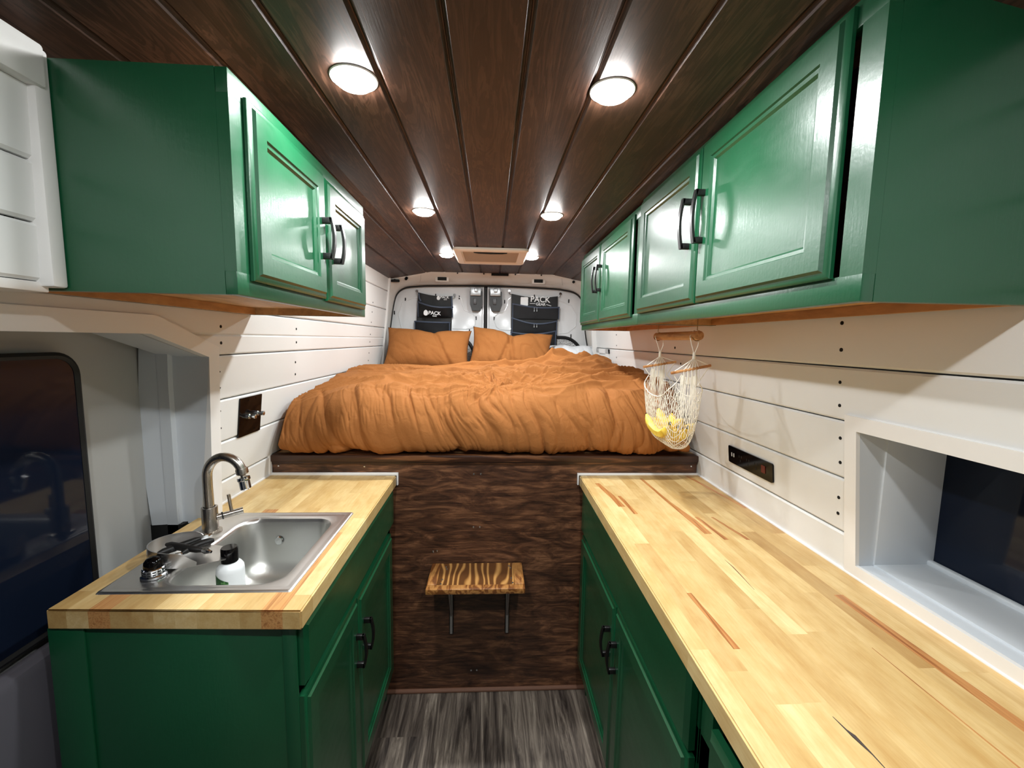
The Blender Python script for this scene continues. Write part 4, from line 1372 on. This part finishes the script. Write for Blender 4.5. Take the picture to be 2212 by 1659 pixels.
# ------------------------------------------------------------------ hanging net bag
DX = .600
dw = empty('hanging_dowel', (DX, 1.34, 1.457), 'round wooden dowel hung beneath the nearer long wall cabinet', 'dowel')
bm = new(); tube(bm, [(DX, 1.188, 1.457), (DX, 1.50, 1.457)], .0135, 20)
build('rod', bm, M['dowel'], dw)
for y in (1.203, 1.492):
    pts = [(DX, y, 1.530)]
    for k in range(11):
        a = radians(90-k*25); pts.append((DX+.0145*cos(a), y, 1.457+.0155*sin(a)))
    bm = new(); tube(bm, pts, .0013, 6)
    tag(build('hook', bm, plain('brass_wire', L(150, 120, 80), .35, 1), dw), 'thin metal hook')
nb_ = empty('net_bag', (DX, 1.33, 1.09), 'off-white net hammock bag with wooden spreader bars hanging from the dowel', 'net bag')
apexN, apexF = Vector((DX-.004, 1.205, 1.402)), Vector((DX+.004, 1.475, 1.398))
barN, barF = Vector((DX-.010, 1.205, 1.358)), Vector((DX+.006, 1.475, 1.357))
for B_, tilt in ((barN, .012), (barF, .010)):
    bm = new(); tube(bm, [B_+Vector((-.060, 0, -tilt)), B_+Vector((.058, 0, tilt))], .0042, 10)
    build('spreader_bar', bm, M['dowel'], nb_)
for ap, B_, yy in ((apexN, barN, 1.215), (apexF, barF, 1.48)):
    bm = new()
    tube(bm, [ap, ap+Vector((-.010, 0, .030)), (DX-.0150, yy, 1.455), (DX-.004, yy, 1.4725), (DX+.0148, yy, 1.460), ap+Vector((.010, 0, .026)), ap], .0014, 6)
    for sx_ in (-1, 1): tube(bm, [ap+Vector((0, 0, -.012)), B_+Vector((sx_*.056, 0, sx_*.011))], .0013, 6)
    tube(bm, [ap+Vector((0, 0, .006)), ap+Vector((0, 0, -.014))], .0045, 8)
    for k in range(13):          # bunched strands from knot to bar
        t = k/12-.5
        tube(bm, [ap+Vector((t*.006, .002*((k % 3)-1), -.012)), B_+Vector((t*.046, .003*((k % 3)-1), 0)), B_+Vector((t*.050, .004*((k % 3)-1), -.045))], .0009, 4)
    build('hanging_cord', bm, M['rope'], nb_)
# net surface
def netp(U, Vv):
    """U 0..1 near bar -> bottom -> far bar; V -1..1 across"""
    a = U*2-1
    yy = 1.340+.134*sin(a*pi/2*.98)
    zb = 1.100+.235*(abs(a)**5)
    ze = 1.262+.085*(abs(a)**2.2)
    half = lerp(.056, .024, sm((abs(a)-.55)/.45))
    x = lerp(DX-.010, DX+.006, U)-.006+half*(1 if Vv > 0 else -1)*abs(Vv)**.62
    return Vector((x, yy, zb+max(0, ze-zb)*abs(Vv)**2.1+.001*noise.noise(Vector((U*30, Vv*9, 0)))))
bm = new()
NL = 15
for k in range(-NL*2, NL*3):
    for sg in (1, -1):
        pts = []
        for i in range(0, 73):
            U = i/72
            # diamond strands: V goes zigzag
            v = (k/NL)*2-1 + sg*(U*3.2-1.6)+.018*sin(U*72+k*2)
            # wiggle for diamond knots
            if -1 <= v <= 1: pts.append(netp(U, v))
            elif pts: break
        if len(pts) > 3: tube(bm, pts, .00080, 4, caps=False)
for k in range(13):       # longitudinal strands near the ends
    v = k/6-1
    tube(bm, [netp(i/60, v) for i in range(0, 9)], .00075, 4, caps=False); tube(bm, [netp(1-i/60, v) for i in range(0, 9)], .00075, 4, caps=False)
for v in (-1, 1): tube(bm, [barN+Vector((v*.056, 0, v*.011))]+[netp(U/40, v) for U in range(3, 38)]+[barF+Vector((v*.056, 0, v*.011))], .0015, 6)
build('netting', bm, M['rope'], nb_)

def banana(P, L_, R_, rot, lean, label):
    bm = new(); pts = []; rr = []
    for k in range(17):
        t = k/16; a = radians(-54+108*t)
        pts.append(Vector((0, R_*sin(a), R_*(1-cos(a)))))
        w_ = .0175*min(1, (min(t, 1-t)*7)**.6) if 0 < t < 1 else .003
        rr.append(max(.003, w_) if t > .10 else .0042)
    tube(bm, pts, rr, 6, mi=0)
    tube(bm, [pts[0], pts[0]+Vector((0, -.006, .008))], .0038, 6, mi=1); tube(bm, [pts[-1], pts[-1]+Vector((0, .002, .003))], .003, 6, mi=1)
    o = build('banana', bm, [M['banana'], M['hole']], smooth=60)
    o.matrix_world = Matrix.Translation(P) @ Matrix.Rotation(rot, 4, 'Z') @ Matrix.Rotation(lean, 4, 'Y')
    tag(o, label, 'banana', 'bananas in the net bag')
bl_ = 'one of the yellow bananas bunched in the bottom of the net bag'
for i, (dx, dy, dz, ro, le) in enumerate(((-.032, -.004, .034, .03, -.25), (-.010, .004, .020, .02, -.08), (.013, -.004, .021, -.02, .08), (.034, .004, .037, -.03, .25), (.002, .006, .052, .02, .0))):
    banana((DX-.008+dx, 1.338+dy, 1.106+dz), .16, .112, ro, le, bl_)

# ------------------------------------------------------------------ world, camera, colour
w = bpy.data.worlds.new('night'); S.world = w; w.use_nodes = True
w.node_tree.nodes['Background'].inputs[0].default_value = (.010, .014, .022, 1)
w.node_tree.nodes['Background'].inputs[1].default_value = 1.0

cam = bpy.data.cameras.new('camera'); co = bpy.data.objects.new('camera', cam); COL.objects.link(co)
cam.sensor_width = 36; cam.lens = 903.883/2212*36; cam.clip_start = .01
r = Vector((0.998665, -0.04903698, 0.01623558)); u = Vector((-0.01101496, 0.10491529, 0.99442016)); f = Vector((0.05046672, 0.99327144, -0.10423509))
mw = Matrix((( r.x, u.x, -f.x, 0), (r.y, u.y, -f.y, 0), (r.z, u.z, -f.z, 1.4351), (0, 0, 0, 1)))
co.matrix_world = mw
S.camera = co
S.view_settings.view_transform = 'Standard'; S.view_settings.look = 'None'
S.view_settings.gamma = 1; S.view_settings.exposure = 0.0; S.view_settings.use_curve_mapping = False
S.cycles.use_denoising = True
S.cycles.use_adaptive_sampling = True; S.cycles.adaptive_threshold = .03
S.cycles.max_bounces = 6; S.cycles.diffuse_bounces = 4; S.cycles.glossy_bounces = 4
S.cycles.sample_clamp_indirect = 6
